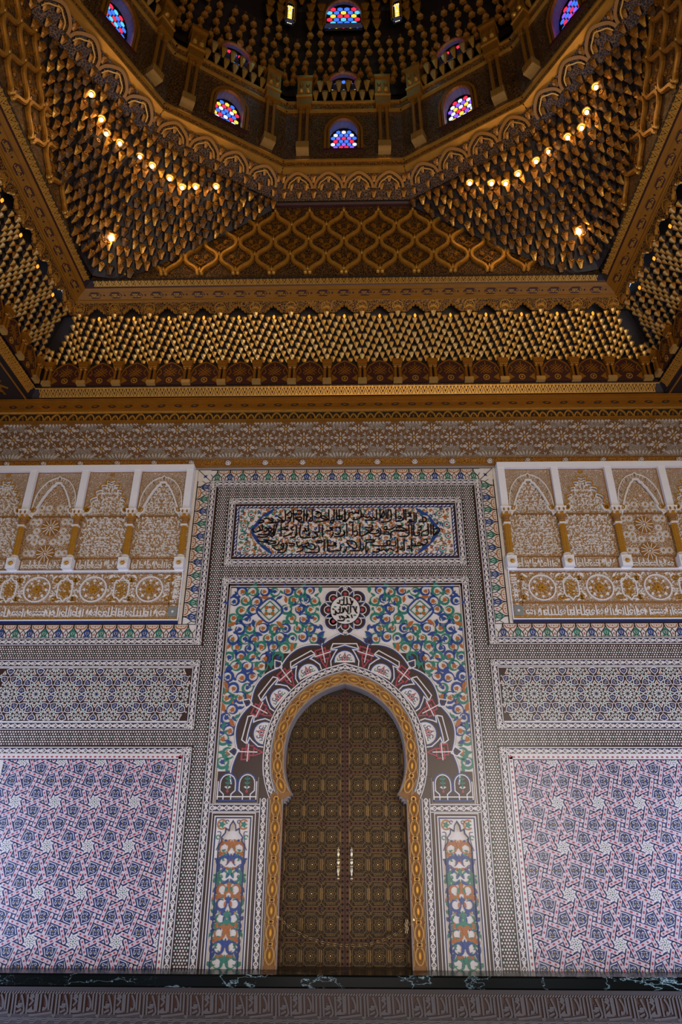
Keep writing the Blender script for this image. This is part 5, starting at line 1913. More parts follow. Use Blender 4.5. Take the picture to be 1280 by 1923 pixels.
for k in range(430):
    x = -7.3 + k * 0.034
    mb.ribbon([(x, 7.724), (x + 0.02, 7.756)], 0.012, 0.025, 0.042, 'gold_pale')
put('rope', mb, CORN, 'stuff', 'thin gilt rope moulding')
def almond():
    m = MB()
    m.prism([(-0.085, 0), (-0.03, 0.03), (0.05, 0.026), (0.085, 0), (0.03, -0.03), (-0.05, -0.026)], 0, 0.004, 'wood_dark')  # dark plate painting the shade inside an almond hole
    m.prism(place(petal(0.10, 0.014, 4), -0.05, 0.0, -PI / 2), 0, 0.016, 'gold_deep', ins=0.3)
    return m.mesh('almond_hole')
AL = almond()
for k in range(-22, 23):
    piece('almond_hole', AL, CORN, CFm, k * 0.325, 7.865, 0.046, 0.12 * (1 if k % 2 else -1))

# ================================================================== ceiling: square coves, pendentives, twelve-sided drum
def polyring(mb, prof, n, cy, mat_, sides=None):
    """mitred ring: prof = [(apothem, height)...] swept round an n-sided plan about (0, cy)"""
    for k in range(n):
        if sides is not None and k not in sides:
            continue
        f0, f1 = 2 * PI * (k - 0.5) / n, 2 * PI * (k + 0.5) / n
        c = math.cos(PI / n)
        for (a0, h0), (a1, h1) in zip(prof, prof[1:]):
            def P(a, f, h):
                return (a / c * math.sin(f), cy + a / c * math.cos(f), ZC + h)
            mb.face([P(a0, f0, h0), P(a0, f1, h0), P(a1, f1, h1), P(a1, f0, h1)], mat_)
def facet(phi, ap, h, cy):
    d = Vector((math.sin(phi), math.cos(phi), 0))
    return Frame((d.x * ap, cy + d.y * ap, ZC + h), (math.cos(phi), -math.sin(phi), 0), (0, 0, 1), (-d.x, -d.y, 0))
DC = 4.40                       # axis of the drum

# backing shell
mb = MB()
polyring(mb, [(6.26, 8.02), (6.26, 8.80), (6.12, 9.0), (5.55, 9.55), (5.45, 9.75)], 4, YC, 'wood_dark')
polyring(mb, [(4.95, 9.75), (4.95, 11.75)], 4, YC, 'wood_dark')
polyring(mb, [(5.25, 11.70), (5.10, 11.80), (4.80, 12.1), (4.75, 14.75)], 12, DC, 'wood_dark')
polyring(mb, [(4.75, 14.75), (4.75, 16.2), (4.4, 17.1), (3.6, 18.2), (1.8, 19.8), (0.01, 20.6)], 12, DC, 'wood_dark')
for (x0, y0, x1, y1) in ((-8.3, YC + 6.15, 8.3, 11.0), (-8.3, -4.3, 8.3, YC - 6.15), (-8.3, YC - 6.2, -6.15, YC + 6.2), (6.15, YC - 6.2, 8.3, YC + 6.2)):
    mb.face([(x0, y0, ZC + 8.03), (x0, y1, ZC + 8.03), (x1, y1, ZC + 8.03), (x1, y0, ZC + 8.03)], 'wood_dark')
# closing the corners between square and drum from above
polyring(mb, [(4.82, 12.12), (9.5, 12.12)], 12, DC, 'wood_dark')
put('ceiling', mb, None, 'structure', 'dark timber shell of the coffered ceiling and dome')

# gilded star-lattice soffits over the side galleries
def soffit(s, label):
    P = root('gallery_soffit', (s * 7.2, 4.6, ZC + 8.0), label, 'soffit')
    F = Frame((s * 7.25, YC, ZC + 8.02), (1, 0, 0), (0, 1, 0), (0, 0, -1))
    mb = MB(F)
    mb.quadplate(-1.05, -6.2, 1.05, 6.2, 0.004, 'wood_dark')
    put('soffit_board', mb, P)
    mb = MB(F)
    p = 0.52
    for i in range(-2, 3):
        for j in range(-12, 13):
            x, z = i * p, j * p
            if abs(x) > 1.0 or abs(z) > 6.1:
                continue
            mb.ribbon(star(x, z, 0.20, 0.15, 8), 0.035, 0, 0.03, 'gold_deep', closed=True)
            mb.ribbon(star(x, z, 0.11, 0.05, 8), 0.022, 0, 0.03, 'gold_deep', closed=True)
            for q in range(8):
                a = q * PI / 4
                mb.ribbon([(x + 0.2 * math.cos(a), z + 0.2 * math.sin(a)), (x + 0.30 * math.cos(a + 0.25), z + 0.30 * math.sin(a + 0.25))], 0.028, 0, 0.026, 'gold_deep')
    put('star_lattice', mb, P, 'stuff', 'gilded star lattice on dark board')
soffit(-1, 'dark gallery soffit with a gilded star lattice at the left edge')
soffit(1, 'dark gallery soffit with a gilded star lattice at the right edge')

# ---- carved leaf band at the foot of the cove, and the frame of the inner square
def leaf_chevron(w, h, m1, m2):
    m = MB()
    m.ribbon([(-w / 2, 0), (0, h), (w / 2, 0)], w * 0.17, 0, 0.022, m1)
    m.ribbon([(-w * 0.22, 0), (0, h * 0.55), (w * 0.22, 0)], w * 0.14, 0, 0.018, m1)
    m.prism(place(petal(h * 0.30, w * 0.09, 3), 0, 0, 0), 0, 0.016, m2)
    for s in (-1, 1):
        m.prism(place(petal(h * 0.55, w * 0.10, 3), s * w * 0.42, h, PI), 0, 0.018, m1)
    m.ribbon([(-w / 2, h * 0.97), (w / 2, h * 0.97)], h * 0.08, 0, 0.024, m1)
    m.ribbon([(-w / 2, h * 0.03), (w / 2, h * 0.03)], h * 0.08, 0, 0.024, m1)
    return m
def add_mesh(dst, src, F, x, z, d=0.0, a=0.0, sx=1.0, sz=1.0, sd=1.0):
    """append a copy of a canonical MB at a place on frame F"""
    b = len(dst.v)
    c, s = math.cos(a), math.sin(a)
    for (vx, vy, vz) in src.v:
        px, pz = vx * sx, vz * sz
        dst.v.append(F.p(x + px * c - pz * s, z + px * s + pz * c, d - vy * sd))
    mi = [dst.mi(n) for n in src.mats]
    dst.f += [tuple(b + i for i in f) for f in src.f]
    dst.m += [mi[i] for i in src.m]
def sloped(phi, cy, a0, h0, a1, h1):
    """frame lying on the slope from (a0,h0) to (a1,h1) of a side; x along, z up the slope; returns frame and slope length"""
    d = Vector((math.sin(phi), math.cos(phi), 0))
    p0 = Vector((d.x * a0, cy + d.y * a0, ZC + h0))
    p1 = Vector((d.x * a1, cy + d.y * a1, ZC + h1))
    ez = (p1 - p0).normalized()
    ex = Vector((math.cos(phi), -math.sin(phi), 0))
    en = ex.cross(ez)
    return Frame(p0, ex, ez, en), (p1 - p0).length
SIDES = {0: 0.0, 1: PI / 2, 3: -PI / 2}
BANDF = root('cove_base_band', (0, YC, ZC + 8.05), 'gilded carved leaf band framing the outer square of the ceiling', 'moulding')
mb = MB()
polyring(mb, [(6.26, 8.00), (6.22, 8.03), (6.17, 8.05)], 4, YC, 'gold_deep')
polyring(mb, [(6.17, 8.05), (6.06, 8.20), (6.04, 8.205)], 4, YC, 'wood_dark')
polyring(mb, [(6.185, 8.045), (6.165, 8.062)], 4, YC, 'gold')
polyring(mb, [(6.075, 8.182), (6.045, 8.212)], 4, YC, 'gold')
put('band_board', mb, BANDF)
for q, phi in SIDES.items():
    F, L_ = sloped(phi, YC, 6.168, 8.058, 6.068, 8.188)
    mb = MB()
    ch = leaf_chevron(0.135, L_, 'gold', 'gold_pale')
    n = int(12.1 / 0.1345)
    for i in range(n):
        add_mesh(mb, ch, F, (i - n / 2 + 0.5) * 0.1345, 0.0, 0.0)
    put('leaf_chevrons', mb, BANDF, 'stuff', 'row of pointed gilt leaves')

# ---- muqarnas cell
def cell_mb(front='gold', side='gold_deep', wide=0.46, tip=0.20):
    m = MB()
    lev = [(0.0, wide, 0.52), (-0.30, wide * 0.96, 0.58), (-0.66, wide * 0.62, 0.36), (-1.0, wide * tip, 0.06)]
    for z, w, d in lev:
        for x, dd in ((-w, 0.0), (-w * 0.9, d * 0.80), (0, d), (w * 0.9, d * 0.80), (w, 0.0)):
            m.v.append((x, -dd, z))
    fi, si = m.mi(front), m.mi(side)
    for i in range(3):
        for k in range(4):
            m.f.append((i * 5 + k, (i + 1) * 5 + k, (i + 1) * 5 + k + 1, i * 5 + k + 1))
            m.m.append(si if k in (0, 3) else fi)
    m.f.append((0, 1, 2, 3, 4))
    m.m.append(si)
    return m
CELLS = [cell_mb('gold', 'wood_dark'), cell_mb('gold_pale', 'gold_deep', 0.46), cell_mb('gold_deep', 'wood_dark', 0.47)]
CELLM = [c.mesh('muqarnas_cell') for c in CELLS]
PCELLS = [cell_mb('gold_deep', 'wood_dark', 0.44, 0.34), cell_mb('gold_wood', 'wood_dark', 0.44, 0.30), cell_mb('umber_gilt', 'wood_dark', 0.46, 0.40), cell_mb('gold', 'wood_dark', 0.40, 0.26)]  # older, duller gold; also darkened to paint in the weaker light up here
for _c in PCELLS:
    _c.ribbon(arc(0, -0.28, 0.17, 0, 330, 8), 0.07, 0.40, 0.66, 'gold_deep', closed=True)
PCELLM = [c.mesh('muqarnas_cell') for c in PCELLS]
# hanging niche head: a small dark arch framed in gold
def niche_arch():
    m = MB()
    m.ribbon([(-0.15, -0.02), (-0.12, 0.05), (-0.085, 0.045), (-0.06, 0.11), (-0.03, 0.10), (0, 0.17), (0.03, 0.10), (0.06, 0.11), (0.085, 0.045), (0.12, 0.05), (0.15, -0.02)], 0.022, 0, 0.05, 'gold')
    return m
def painted_panel():
    m = MB()
    o = [(-0.27, 0), (-0.27, 0.26), (-0.21, 0.40), (-0.10, 0.49), (0, 0.53), (0.10, 0.49), (0.21, 0.40), (0.27, 0.26), (0.27, 0)]
    m.prism(o, 0, 0.01, 'wood_red')
    m.ribbon(o[::-1], 0.02, 0, 0.022, 'gold_deep')
    m.ribbon(arc(0, 0.10, 0.055, 0, 340, 10), 0.016, 0, 0.022, 'gold', closed=True)
    m.prism(ngon(0, 0.10, 0.022, 6), 0, 0.024, 'gold')
    for s in (-1, 1):
        m.ribbon([(-0.10 * s, 0.20), (0.10 * s, 0.38)], 0.017, 0, 0.022, 'gold_deep')
        m.ribbon([(-0.05 * s, 0.20), (0.13 * s, 0.34)], 0.013, 0, 0.020, 'gold_deep')
        m.ribbon([(-0.13 * s, 0.24), (0.05 * s, 0.40)], 0.013, 0, 0.020, 'gold_deep')
        m.prism([(s * 0.25, 0.03), (s * 0.14, 0.10), (s * 0.25, 0.20)], 0, 0.018, 'gold_wood')
        m.ribbon(crm([(s * 0.22, 0.22), (s * 0.17, 0.28), (s * 0.20, 0.36)], 3), 0.016, 0, 0.02, 'gold_deep')
    m.ribbon([(0, 0.38), (0, 0.48)], 0.016, 0, 0.022, 'gold_deep')
    return m.mesh('painted_panel')
def colonnette(h, r, cap=0.10, gap=0.055):
    m = MB()
    m.box(-gap - 0.03, 0, -0.02, gap + 0.03, h * 0.15, 0.07, 'gold_pale')
    for s in (-1, 1):
        m.lathe([(r * 1.35, h * 0.15), (r * 1.35, h * 0.18), (r, h * 0.21), (r * 0.92, h * 0.62), (r * 1.4, h * 0.65), (r * 1.1, h * 0.68)], 8, 'gold_deep', Frame((s * gap * 0.8, -0.04, 0), (1, 0, 0), (0, 0, 1), (0, -1, 0)))
    m.box(-gap - 0.03, h * 0.68, -0.02, gap + 0.03, h * 0.80, 0.075, 'gold_deep')
    for i in range(4):
        m.prism(ngon(-gap + i * gap * 0.667, h * 0.70, 0.012, 5), 0.07, 0.085, 'gold_pale')
    m.box(-gap - 0.04, h * 0.80, -0.02, gap + 0.04, h * 0.98, 0.09, 'gold_wood')
    m.box(-gap - 0.045, h * 0.86, -0.02, gap + 0.045, h * 0.90, 0.10, 'gold_deep')
    return m.mesh('colonnette_pair')
NA = niche_arch().mesh('niche_head')
PPM, COLM = painted_panel(), colonnette(0.54, 0.030)
BW = 0.686
def amber_lamp(parent, F, x, z, d, e):
    m = MB(F.sub(x, z, d))
    m.lathe([(0.006, -0.07), (0.022, -0.045), (0.026, -0.01), (0.012, 0.02)], 6, 'amber')
    return put('amber_lamp', m, parent, None, 'small amber lamp glowing in the niche')
def cove(q, label):
    phi = SIDES[q]
    P = root('muqarnas_cove', facet(phi, 6.0, 8.2, YC).O, label, 'muqarnas')
    F0 = facet(phi, 6.02, 8.20, YC)
    # backing sheet of the lower wall
    mb = MB(F0)
    mb.quadplate(-6.02, 0, 6.02, 0.62, 0.0, 'wood_dark')
    put('backing', mb, P)
    for k in range(-8, 9):
        piece('painted_panel', PPM, P, F0, k * BW, 0.02, 0.012)
    for k in range(-9, 9):
        x = (k + 0.5) * BW
        if abs(x) < 5.95:
            piece('colonnette_pair', COLM, P, F0, x, 0.01, 0.02)
    rest = MB()
    n_obj = 0
    for r in range(7):
        h = 8.80 + 0.098 * r
        ap = 5.93 - 0.092 * r
        ncell = int(2 * (ap - 0.05) / (BW / 6))
        for i in range(-ncell // 2, ncell // 2 + 1):
            x = (i + (0.5 if r % 2 else 0)) * BW / 6
            if abs(x) > ap - 0.06:
                continue
            u = abs((x / BW + 0.5) % 1 - 0.5) * 2          # 0 at bay centre, 1 at column
            rec = 0.20 * (1 - u)
            F = facet(phi, ap + rec, h, YC)
            ci = 1 if u < 0.15 or (i + r) % 3 == 0 else 0
            if (q == 0 and abs(x) < 2.3) or (q != 0 and ((x > 1.7) if q == 3 else (x < -1.7))) and n_obj < 300:
                n_obj += 1
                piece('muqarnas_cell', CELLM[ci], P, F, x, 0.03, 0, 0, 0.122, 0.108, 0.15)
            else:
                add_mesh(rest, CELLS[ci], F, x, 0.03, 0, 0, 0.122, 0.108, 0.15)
    put('far_muqarnas_cells', rest, P, 'stuff', 'further gilt stalactite cells of the cove')
    # lambrequin of pointed niche heads with carved band above
    for k in range(-7, 8):
        F = facet(phi, 5.335, 9.37, YC)
        piece('niche_head', NA, P, F, k * BW, 0.04, 0.03)
        sm = piece('niche_head', NA, P, F, (k + 0.5) * BW, 0.015, 0.03, 0, 0.55, 0.6)
        if q == 0 and k % 1 == 0 or q != 0 and (k > 1 if q == 3 else k < -1):
            amber_lamp(P, F, k * BW, 0.06, -0.12, 1)
    mb = MB()
    fa, ln_ = sloped(phi, YC, 5.345, 9.40, 5.245, 9.615)
    mb.F = fa
    n = 240
    # carved strip whose lower edge follows the niche heads
    for i in range(n):
        x0, x1 = -5.35 + 10.7 * i / n, -5.35 + 10.7 * (i + 1) / n
        def low(x):
            u = abs((x / BW + 0.5) % 1 - 0.5) * BW
            return max(0.0, 0.155 - u * 1.0) if u < 0.17 else 0.0
        mb.prism([(x0, low(x0)), (x1, low(x1)), (x1, ln_), (x0, ln_)], 0, 0.02, 'c_gold_fine')
    put('carved_lambrequin', mb, P, None, 'carved gilt arabesque strip over the niches')
    mb = MB(fa)
    for k in range(-8, 8):
        x = (k + 0.5) * BW
        if abs(x) > 5.2:
            continue
        for a in range(-3, 4):
            mb.prism(place(petal(0.11, 0.018, 4), x, 0.06, a * 0.42), 0.018, 0.034, 'gold', ins=0.3)
        mb.ribbon(arc(x, 0.11, 0.10, 0, 345, 14), 0.012, 0.018, 0.032, 'gold', closed=True)
    put('shell_rosettes', mb, P, 'stuff', 'gilt shells between the niche heads')
cove(0, 'front gilded muqarnas cove above the cornice, with colonnettes and painted panels')
cove(3, 'gilded muqarnas cove rising along the left side of the ceiling')
cove(1, 'gilded muqarnas cove rising along the right side of the ceiling')

# ---- inner square frame
FR = root('inner_square_frame', (0, YC, ZC + 9.6), 'broad gilded moulded frame around the inner square of the ceiling', 'moulding')
fa0, fh0, fa1, fh1 = 5.245, 9.617, 4.81, 9.77
def fp(t, dz=0.0):
    return (fa0 + (fa1 - fa0) * t, fh0 + (fh1 - fh0) * t - dz)
mb = MB()
polyring(mb, [fp(0, -0.02), fp(0, 0.02), fp(0.05, 0.02), fp(0.06)], 4, YC, 'gold')
polyring(mb, [fp(0.06), fp(0.09, 0.03), fp(0.15, 0.03), fp(0.17, 0.005)], 4, YC, 'gold_wood')
polyring(mb, [fp(0.17, 0.005), fp(0.53, 0.005)], 4, YC, 'gold_wood')
polyring(mb, [fp(0.53, 0.005), fp(0.55, 0.035), fp(0.71, 0.035)], 4, YC, 'gold_wood')
polyring(mb, [fp(0.71, 0.035), fp(0.76, 0.01)], 4, YC, 'wood_red')
polyring(mb, [fp(0.76, 0.01), fp(1.0, 0.01), fp(1.02, -0.03)], 4, YC, 'wood_dark')
put('frame_board', mb, FR)
DIA = MB()
DIA.prism([(-0.13, 0), (-0.07, 0.062), (0.07, 0.062), (0.13, 0), (0.07, -0.062), (-0.07, -0.062)], 0, 0.004, 'wood_red')
for k in range(-2, 3):
    DIA.ribbon(arc(k * 0.036, 0, 0.030, 90 * k, 90 * k + 270, 5), 0.009, 0, 0.016, 'gold')
DIA.prism([(0.155, 0), (0.175, 0.022), (0.195, 0), (0.175, -0.022)], 0, 0.004, 'wood_dark')
DIAM = DIA.mesh('diamond_coffer')
for q, phi in SIDES.items():
    F, L_ = sloped(phi, YC, *fp(0.77, 0.012), *fp(0.99, 0.012))
    mb = MB()
    ch = leaf_chevron(0.125, L_, 'gold', 'gold_pale')
    n = int(9.6 / 0.125)
    for i in range(n):
        add_mesh(mb, ch, F, (i - n / 2 + 0.5) * 0.125, 0.0, 0.0)
    put('leaf_chevrons', mb, FR, 'stuff', 'row of pointed gilt leaves')
    F, L_ = sloped(phi, YC, *fp(0.19, 0.006), *fp(0.51, 0.006))
    for i in range(-12, 13):
        x = i * 0.40
        if abs(x) < 4.85:
            piece('diamond_coffer', DIAM, FR, F, x, L_ / 2, 0.0)

# ---- ogee lattice panels on the walls of the inner square
ND, NH = 0.686, 0.40
def strand():
    m = MB()
    pts, n = [], 10
    for i in range(n + 1):
        t = i / n
        s_ = t * t * (3 - 2 * t)
        s_ = 0.25 * t + 0.75 * (s_ * s_ * (3 - 2 * s_)) 
        pts.append((ND / 2 * s_, NH * t))
    pts = [(0.035 + (ND / 2 - 0.07) * (p[0] / (ND / 2)), p[1]) for p in pts]
    m.ribbon(pts, 0.085, 0, 0.035, 'gold_wood')
    m.ribbon([(x, z) for x, z in pts], 0.045, 0.02, 0.06, 'gold')
    return m.mesh('ogee_strand')
def spade():
    m = MB()
    m.prism(crm([(0, 0.02), (0.040, 0.055), (0.026, 0.10), (0, 0.185), (-0.026, 0.10), (-0.040, 0.055)], 3, True), 0, 0.06, 'gold', ins=0.45)
    for s in (-1, 1):
        m.dome(s * 0.042, 0.0, 0.038, 0, 0.06, 'gold', 8)
    return m.mesh('spade_boss')
def leafcore():
    m = MB()
    m.ribbon(ngon(0, 0, 0.085, 4, 0, 0.075), 0.016, 0, 0.03, 'gold_wood', closed=True)
    for a in range(4):
        m.ribbon(arc(0, 0, 0.035, a * 90, a * 90 + 70, 4), 0.012, 0, 0.03, 'gold_deep')
    for s in (-1, 1):
        m.prism(place(petal(0.15, 0.034, 5), s * 0.03, -0.09, s * -2.3), 0, 0.03, 'gold_wood', ins=0.3)
        m.prism(place(petal(0.14, 0.030, 5), s * 0.05, 0.08, s * -0.6), 0, 0.03, 'gold_wood', ins=0.3)
        m.ribbon(arc(s * 0.13, -0.13, 0.045, 0, 300, 8), 0.015, 0, 0.028, 'gold_deep')
        m.ribbon(arc(s * 0.10, 0.15, 0.038, 0, 300, 8), 0.015, 0, 0.028, 'gold_deep')
    return m.mesh('leaf_core')
STM, SPM, LCM = strand(), spade(), leafcore()
def lattice(q, label):
    phi = SIDES[q]
    cy = YC
    F = facet(phi, 4.82, 0, cy)
    P = root('ogee_lattice', facet(phi, 4.82, 9.78, cy).O, label, 'lattice panel')
    mb = MB(F)
    mb.quadplate(-4.8, 9.76, 4.8, 11.78, 0.0, 'c_drum')
    put('carved_ground', mb, P)
    for r in range(5):
        z = 9.90 + r * NH
        lim = 4.15 - (z - 9.8) * (4.15 - 1.38) / 1.93
        for i in range(-7, 8):
            x = (i + (0.5 if r % 2 else 0.0)) * ND
            if abs(x) > lim + 0.2 or z > 11.75:
                continue
            piece('spade_boss', SPM, P, F, x, z + 0.0, 0.01)
            if z + NH < 11.80:
                for s in (-1, 1):
                    if abs(x + s * ND / 4) < lim + 0.1:
                        piece('ogee_strand', STM, P, F, x, z, 0.005, 0, s, 1)
                if abs(x) < lim:
                    piece('leaf_core', LCM, P, F, x, z + NH * 0.72, 0.005)
lattice(0, 'front gilded ogee lattice panel below the drum of the dome')
lattice(3, 'gilded ogee lattice panel on the left side below the drum')
lattice(1, 'gilded ogee lattice panel on the right side below the drum')

# ---- muqarnas pendentives in the corners
RP = random.Random(17)
def lerp(a, b, t):
    return tuple(a[i] + (b[i] - a[i]) * t for i in range(3))
def pendentive(s, label):
    Cc, A, B, A2 = (-4.81, 9.45, 9.79), (-1.345, 9.42, 11.72), (-3.675, 8.075, 11.72), (-4.95, 5.745, 11.72)
    Lf, Ls = (-4.15, 9.44, 9.8), (-4.80, 8.50, 9.8)
    P = root('muqarnas_pendentive', (s * 4.7, 9.3, ZC + 9.8), label, 'muqarnas')
    back = MB()
    NT = 14
    prev = None
    rest = MB()
    cnt = 0
    for r in range(NT + 1):
        t = r / NT
        te = t ** 0.9
        p1, m_, p2 = lerp(Lf, A, te), lerp(Cc, B, te), lerp(Ls, A2, te)
        # rounded plan of the tier
        line = []
        for i in range(13):
            u = i / 12
            w = [(1 - u) ** 2, 2 * u * (1 - u), u * u]
            mm = (m_[0] * 1.0, m_[1] * 1.0)
            lin_ = (lerp(p1, m_, u * 2) if u < 0.5 else lerp(m_, p2, u * 2 - 1))
            bz = [w[0] * p1[k] + w[1] * m_[k] + w[2] * p2[k] for k in (0, 1)]
            line.append((s * (0.6 * lin_[0] + 0.4 * bz[0]), 0.6 * lin_[1] + 0.4 * bz[1]))
        h = 9.80 + (11.66 - 9.80) * t
        if prev:
            for i in range(12):
                back.face([(*prev[0][i], ZC + prev[1]), (*prev[0][i + 1], ZC + prev[1]), (*line[i + 1], ZC + h), (*line[i], ZC + h)], 'wood_dark')
        prev = (line, h)
        if r == 0:
            continue
        pts = resample(line, 0.172)
        for i in range(len(pts) - 1):
            a, b = pts[i], pts[i + 1]
            if r % 2 and i == len(pts) - 2:
                continue
            off = 0.5 if not r % 2 else 1.0
            x, y = a[0] + (b[0] - a[0]) * off, a[1] + (b[1] - a[1]) * off
            dx, dy = b[0] - a[0], b[1] - a[1]
            L_ = math.hypot(dx, dy)
            ex = Vector((dx / L_, dy / L_, 0))
            en = ex.cross(Vector((0, 0, 1)))
            if en.dot(Vector((0 - x, YC - y, 0))) < 0:
                ex, en = -ex, -en
            F = Frame((x, y, ZC + h), ex, (0, 0, 1), en)
            ci = RP.choice([0, 0, 1, 2, 2, 3])
            k = 1.15 if (i + r) % 2 else 0.95
            tw = RP.uniform(-0.45, 0.45)
            ex, en = ex * math.cos(tw) + en * math.sin(tw), en * math.cos(tw) - ex * math.sin(tw)
            F = Frame((x, y, ZC + h + RP.uniform(-0.03, 0.03)), ex, (0, 0, 1), en)
            if cnt < 300 and not (r < 4 and i > len(pts) * 0.6):
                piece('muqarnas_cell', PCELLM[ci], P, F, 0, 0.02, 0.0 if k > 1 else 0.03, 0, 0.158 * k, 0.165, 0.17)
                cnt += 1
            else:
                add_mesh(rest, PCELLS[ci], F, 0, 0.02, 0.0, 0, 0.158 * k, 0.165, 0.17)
    put('backing', back, P)
    put('far_muqarnas_cells', rest, P, 'stuff', 'further gilt stalactite cells')
pendentive(-1, 'gilded muqarnas pendentive in the left front corner below the drum')
pendentive(1, 'gilded muqarnas pendentive in the right front corner below the drum')

# ---- small bulbs set among the pendentive cells
LAMPS_L = [(-4.4, 7.07, 11.56), (-4.32, 7.44, 11.44), (-4.28, 7.65, 11.36), (-4.11, 7.87, 11.4), (-3.84, 8.19, 11.46), (-3.64, 8.35, 11.41), (-3.35, 8.57, 11.34), (-3.14, 8.73, 11.29), (-2.9, 8.8, 11.38), (-2.53, 8.91, 11.51), (-4.45, 9.03, 10.38)]
LAMPS_R = [(4.41, 7.09, 11.55), (4.33, 7.44, 11.42), (4.29, 7.67, 11.33), (4.11, 7.89, 11.39), (3.85, 8.2, 11.44), (3.65, 8.36, 11.39), (3.35, 8.58, 11.33), (3.14, 8.74, 11.28), (2.89, 8.81, 11.37), (2.5, 8.92, 11.52), (4.46, 9.03, 10.38)]
def bulb_meshes():
    a = MB()
    a.lathe([(0.066, 0.02), (0.078, 0.0), (0.070, -0.02), (0.045, -0.012), (0.042, 0.02)], 12, 'gold')
    b = MB()
    b.lathe([(0.010, 0.0), (0.030, -0.018), (0.036, -0.045), (0.026, -0.070), (0.008, -0.080)], 10, 'bulb')
    return a.mesh('socket'), b.mesh('bulb', True)
SOCK, BULB = bulb_meshes()
def lamp(i, p, side):
    x, y, h = p
    dx, dy = 0 - x, DC - y
    L_ = math.hypot(dx, dy)
    px, py, pz = x + dx / L_ * 0.22, y + dy / L_ * 0.22, ZC + h - 0.08
    low = i == 10
    lab = 'bright amber bulb low in the %s pendentive' % side if low else 'small round warm bulb in the chain across the %s pendentive, %s from the outer end' % (side, ('first', 'second', 'third', 'fourth', 'fifth', 'sixth', 'seventh', 'eighth', 'ninth', 'tenth')[i])
    P = root('ceiling_lamp', (px, py, pz), lab, 'lamp', 'bulbs among the %s pendentive cells' % side)
    F = Frame((px, py, pz), (1, 0, 0), (0, 0, 1), (0, -1, 0))
    piece('socket', SOCK, P, F, 0, 0, 0, 0, 1, 1)
    piece('bulb', BULB, P, F, 0, 0, 0, 0, 1.5 if low else 1.0, 1.5 if low else 1.0, 1.5 if low else 1.0)
    l = bpy.data.lights.new('lamp_light', 'POINT')
    l.energy = LAMPW * (1.6 if low else 1.0)
    l.color = (1.0, 0.62, 0.26)
    l.shadow_soft_size = 0.05
    o = bpy.data.objects.new('lamp_light', l)
    C.objects.link(o)
    o.location = (px + dx / L_ * 0.10, py + dy / L_ * 0.10, pz - 0.14)
    par(o, P)
LAMPW = 1.1
for i, p in enumerate(LAMPS_L):
    lamp(i, p, 'left')
for i, p in enumerate(LAMPS_R):
    lamp(i, p, 'right')

# ---- twelve-sided drum: ledge, arched muqarnas band, cornice, windows with paired columns
LEDGE = root('drum_ledge', (0, DC, ZC + 11.7), 'thin red and gilt ledge tracing the twelve-sided foot of the drum', 'moulding')
mb = MB()
polyring(mb, [(5.08, 11.70), (5.0, 11.71), (4.98, 11.74)], 12, DC, 'wood_red')
polyring(mb, [(4.98, 11.74), (5.0, 11.775), (5.1, 11.78)], 12, DC, 'gold')
put('ledge_board', mb, LEDGE)
def big_arch():
    m = MB()
    w = 0.28
    m.ribbon([(-w, 0)] + crm([(-w, 0.03), (-w * 0.86, 0.12), (-w * 0.45, 0.21), (0, 0.255), (w * 0.45, 0.21), (w * 0.86, 0.12), (w, 0.03)], 3) + [(w, 0)], 0.05, 0, 0.05, 'gold_wood')
    m.ribbon(crm([(-w * 0.75, 0.0), (-w * 0.6, 0.09), (-w * 0.3, 0.14), (0, 0.185), (w * 0.3, 0.14), (w * 0.6, 0.09), (w * 0.75, 0.0)], 3), 0.02, 0, 0.03, 'gold')
    m.prism(place(petal(0.10, 0.04, 5), w, 0.12, 0), 0, 0.03, 'gold_deep', ins=0.3)
    return m.mesh('pointed_arch')
BAM = big_arch()
PED = MB()
PED.box(-0.125, 0, -0.02, 0.125, 0.19, 0.16, 'gold_pale')
for i in range(7):
    PED.ribbon(crm([(-0.10 + i * 0.033, 0.01), (-0.105 + i * 0.035, 0.10), (-0.10 + i * 0.033, 0.18)], 2), 0.014, 0.15, 0.175, 'gold')
PEDM = PED.mesh('pedestal')
SH = MB()
SH.lathe([(0.052, 0.0), (0.052, 0.03), (0.036, 0.06), (0.033, 0.98), (0.050, 1.02), (0.040, 1.05), (0.056, 1.12)], 8, 'gold_wood')
SHAFT = SH.mesh('column')
BL = MB()
BL.box(-0.15, 0, -0.1, 0.15, 0.26, 0.16, 'gold_wood')
BL.box(-0.165, 0.26, -0.1, 0.165, 0.30, 0.18, 'gold')
BL.box(-0.15, 0.30, -0.1, 0.15, 0.86, 0.15, 'gold_wood')
BL.box(-0.17, 0.86, -0.1, 0.17, 0.94, 0.19, 'gold_deep')
for s in (-1, 1):
    BL.dome(s * 0.07, 0.45, 0.055, 0.15, 0.06, 'gold', 8)
    BL.prism(place(petal(0.22, 0.05, 5), s * 0.07, 0.55, 0), 0.15, 0.18, 'gold_deep', ins=0.3)
BLM = BL.mesh('impost_block')
GCOL = ['g_blue', 'g_white', 'g_violet', 'g_red', 'g_blue', 'g_cyan', 'g_white', 'g_yellow']
def pane_mesh(c, w, h):
    m = MB()
    m.prism(ngon(0, 0, w, 6, PI / 6, h), 0, 0.008, c)
    return m.mesh('pane')
PANES = {c: pane_mesh(c, 0.040, 0.044) for c in set(GCOL) | {'g_green'}}
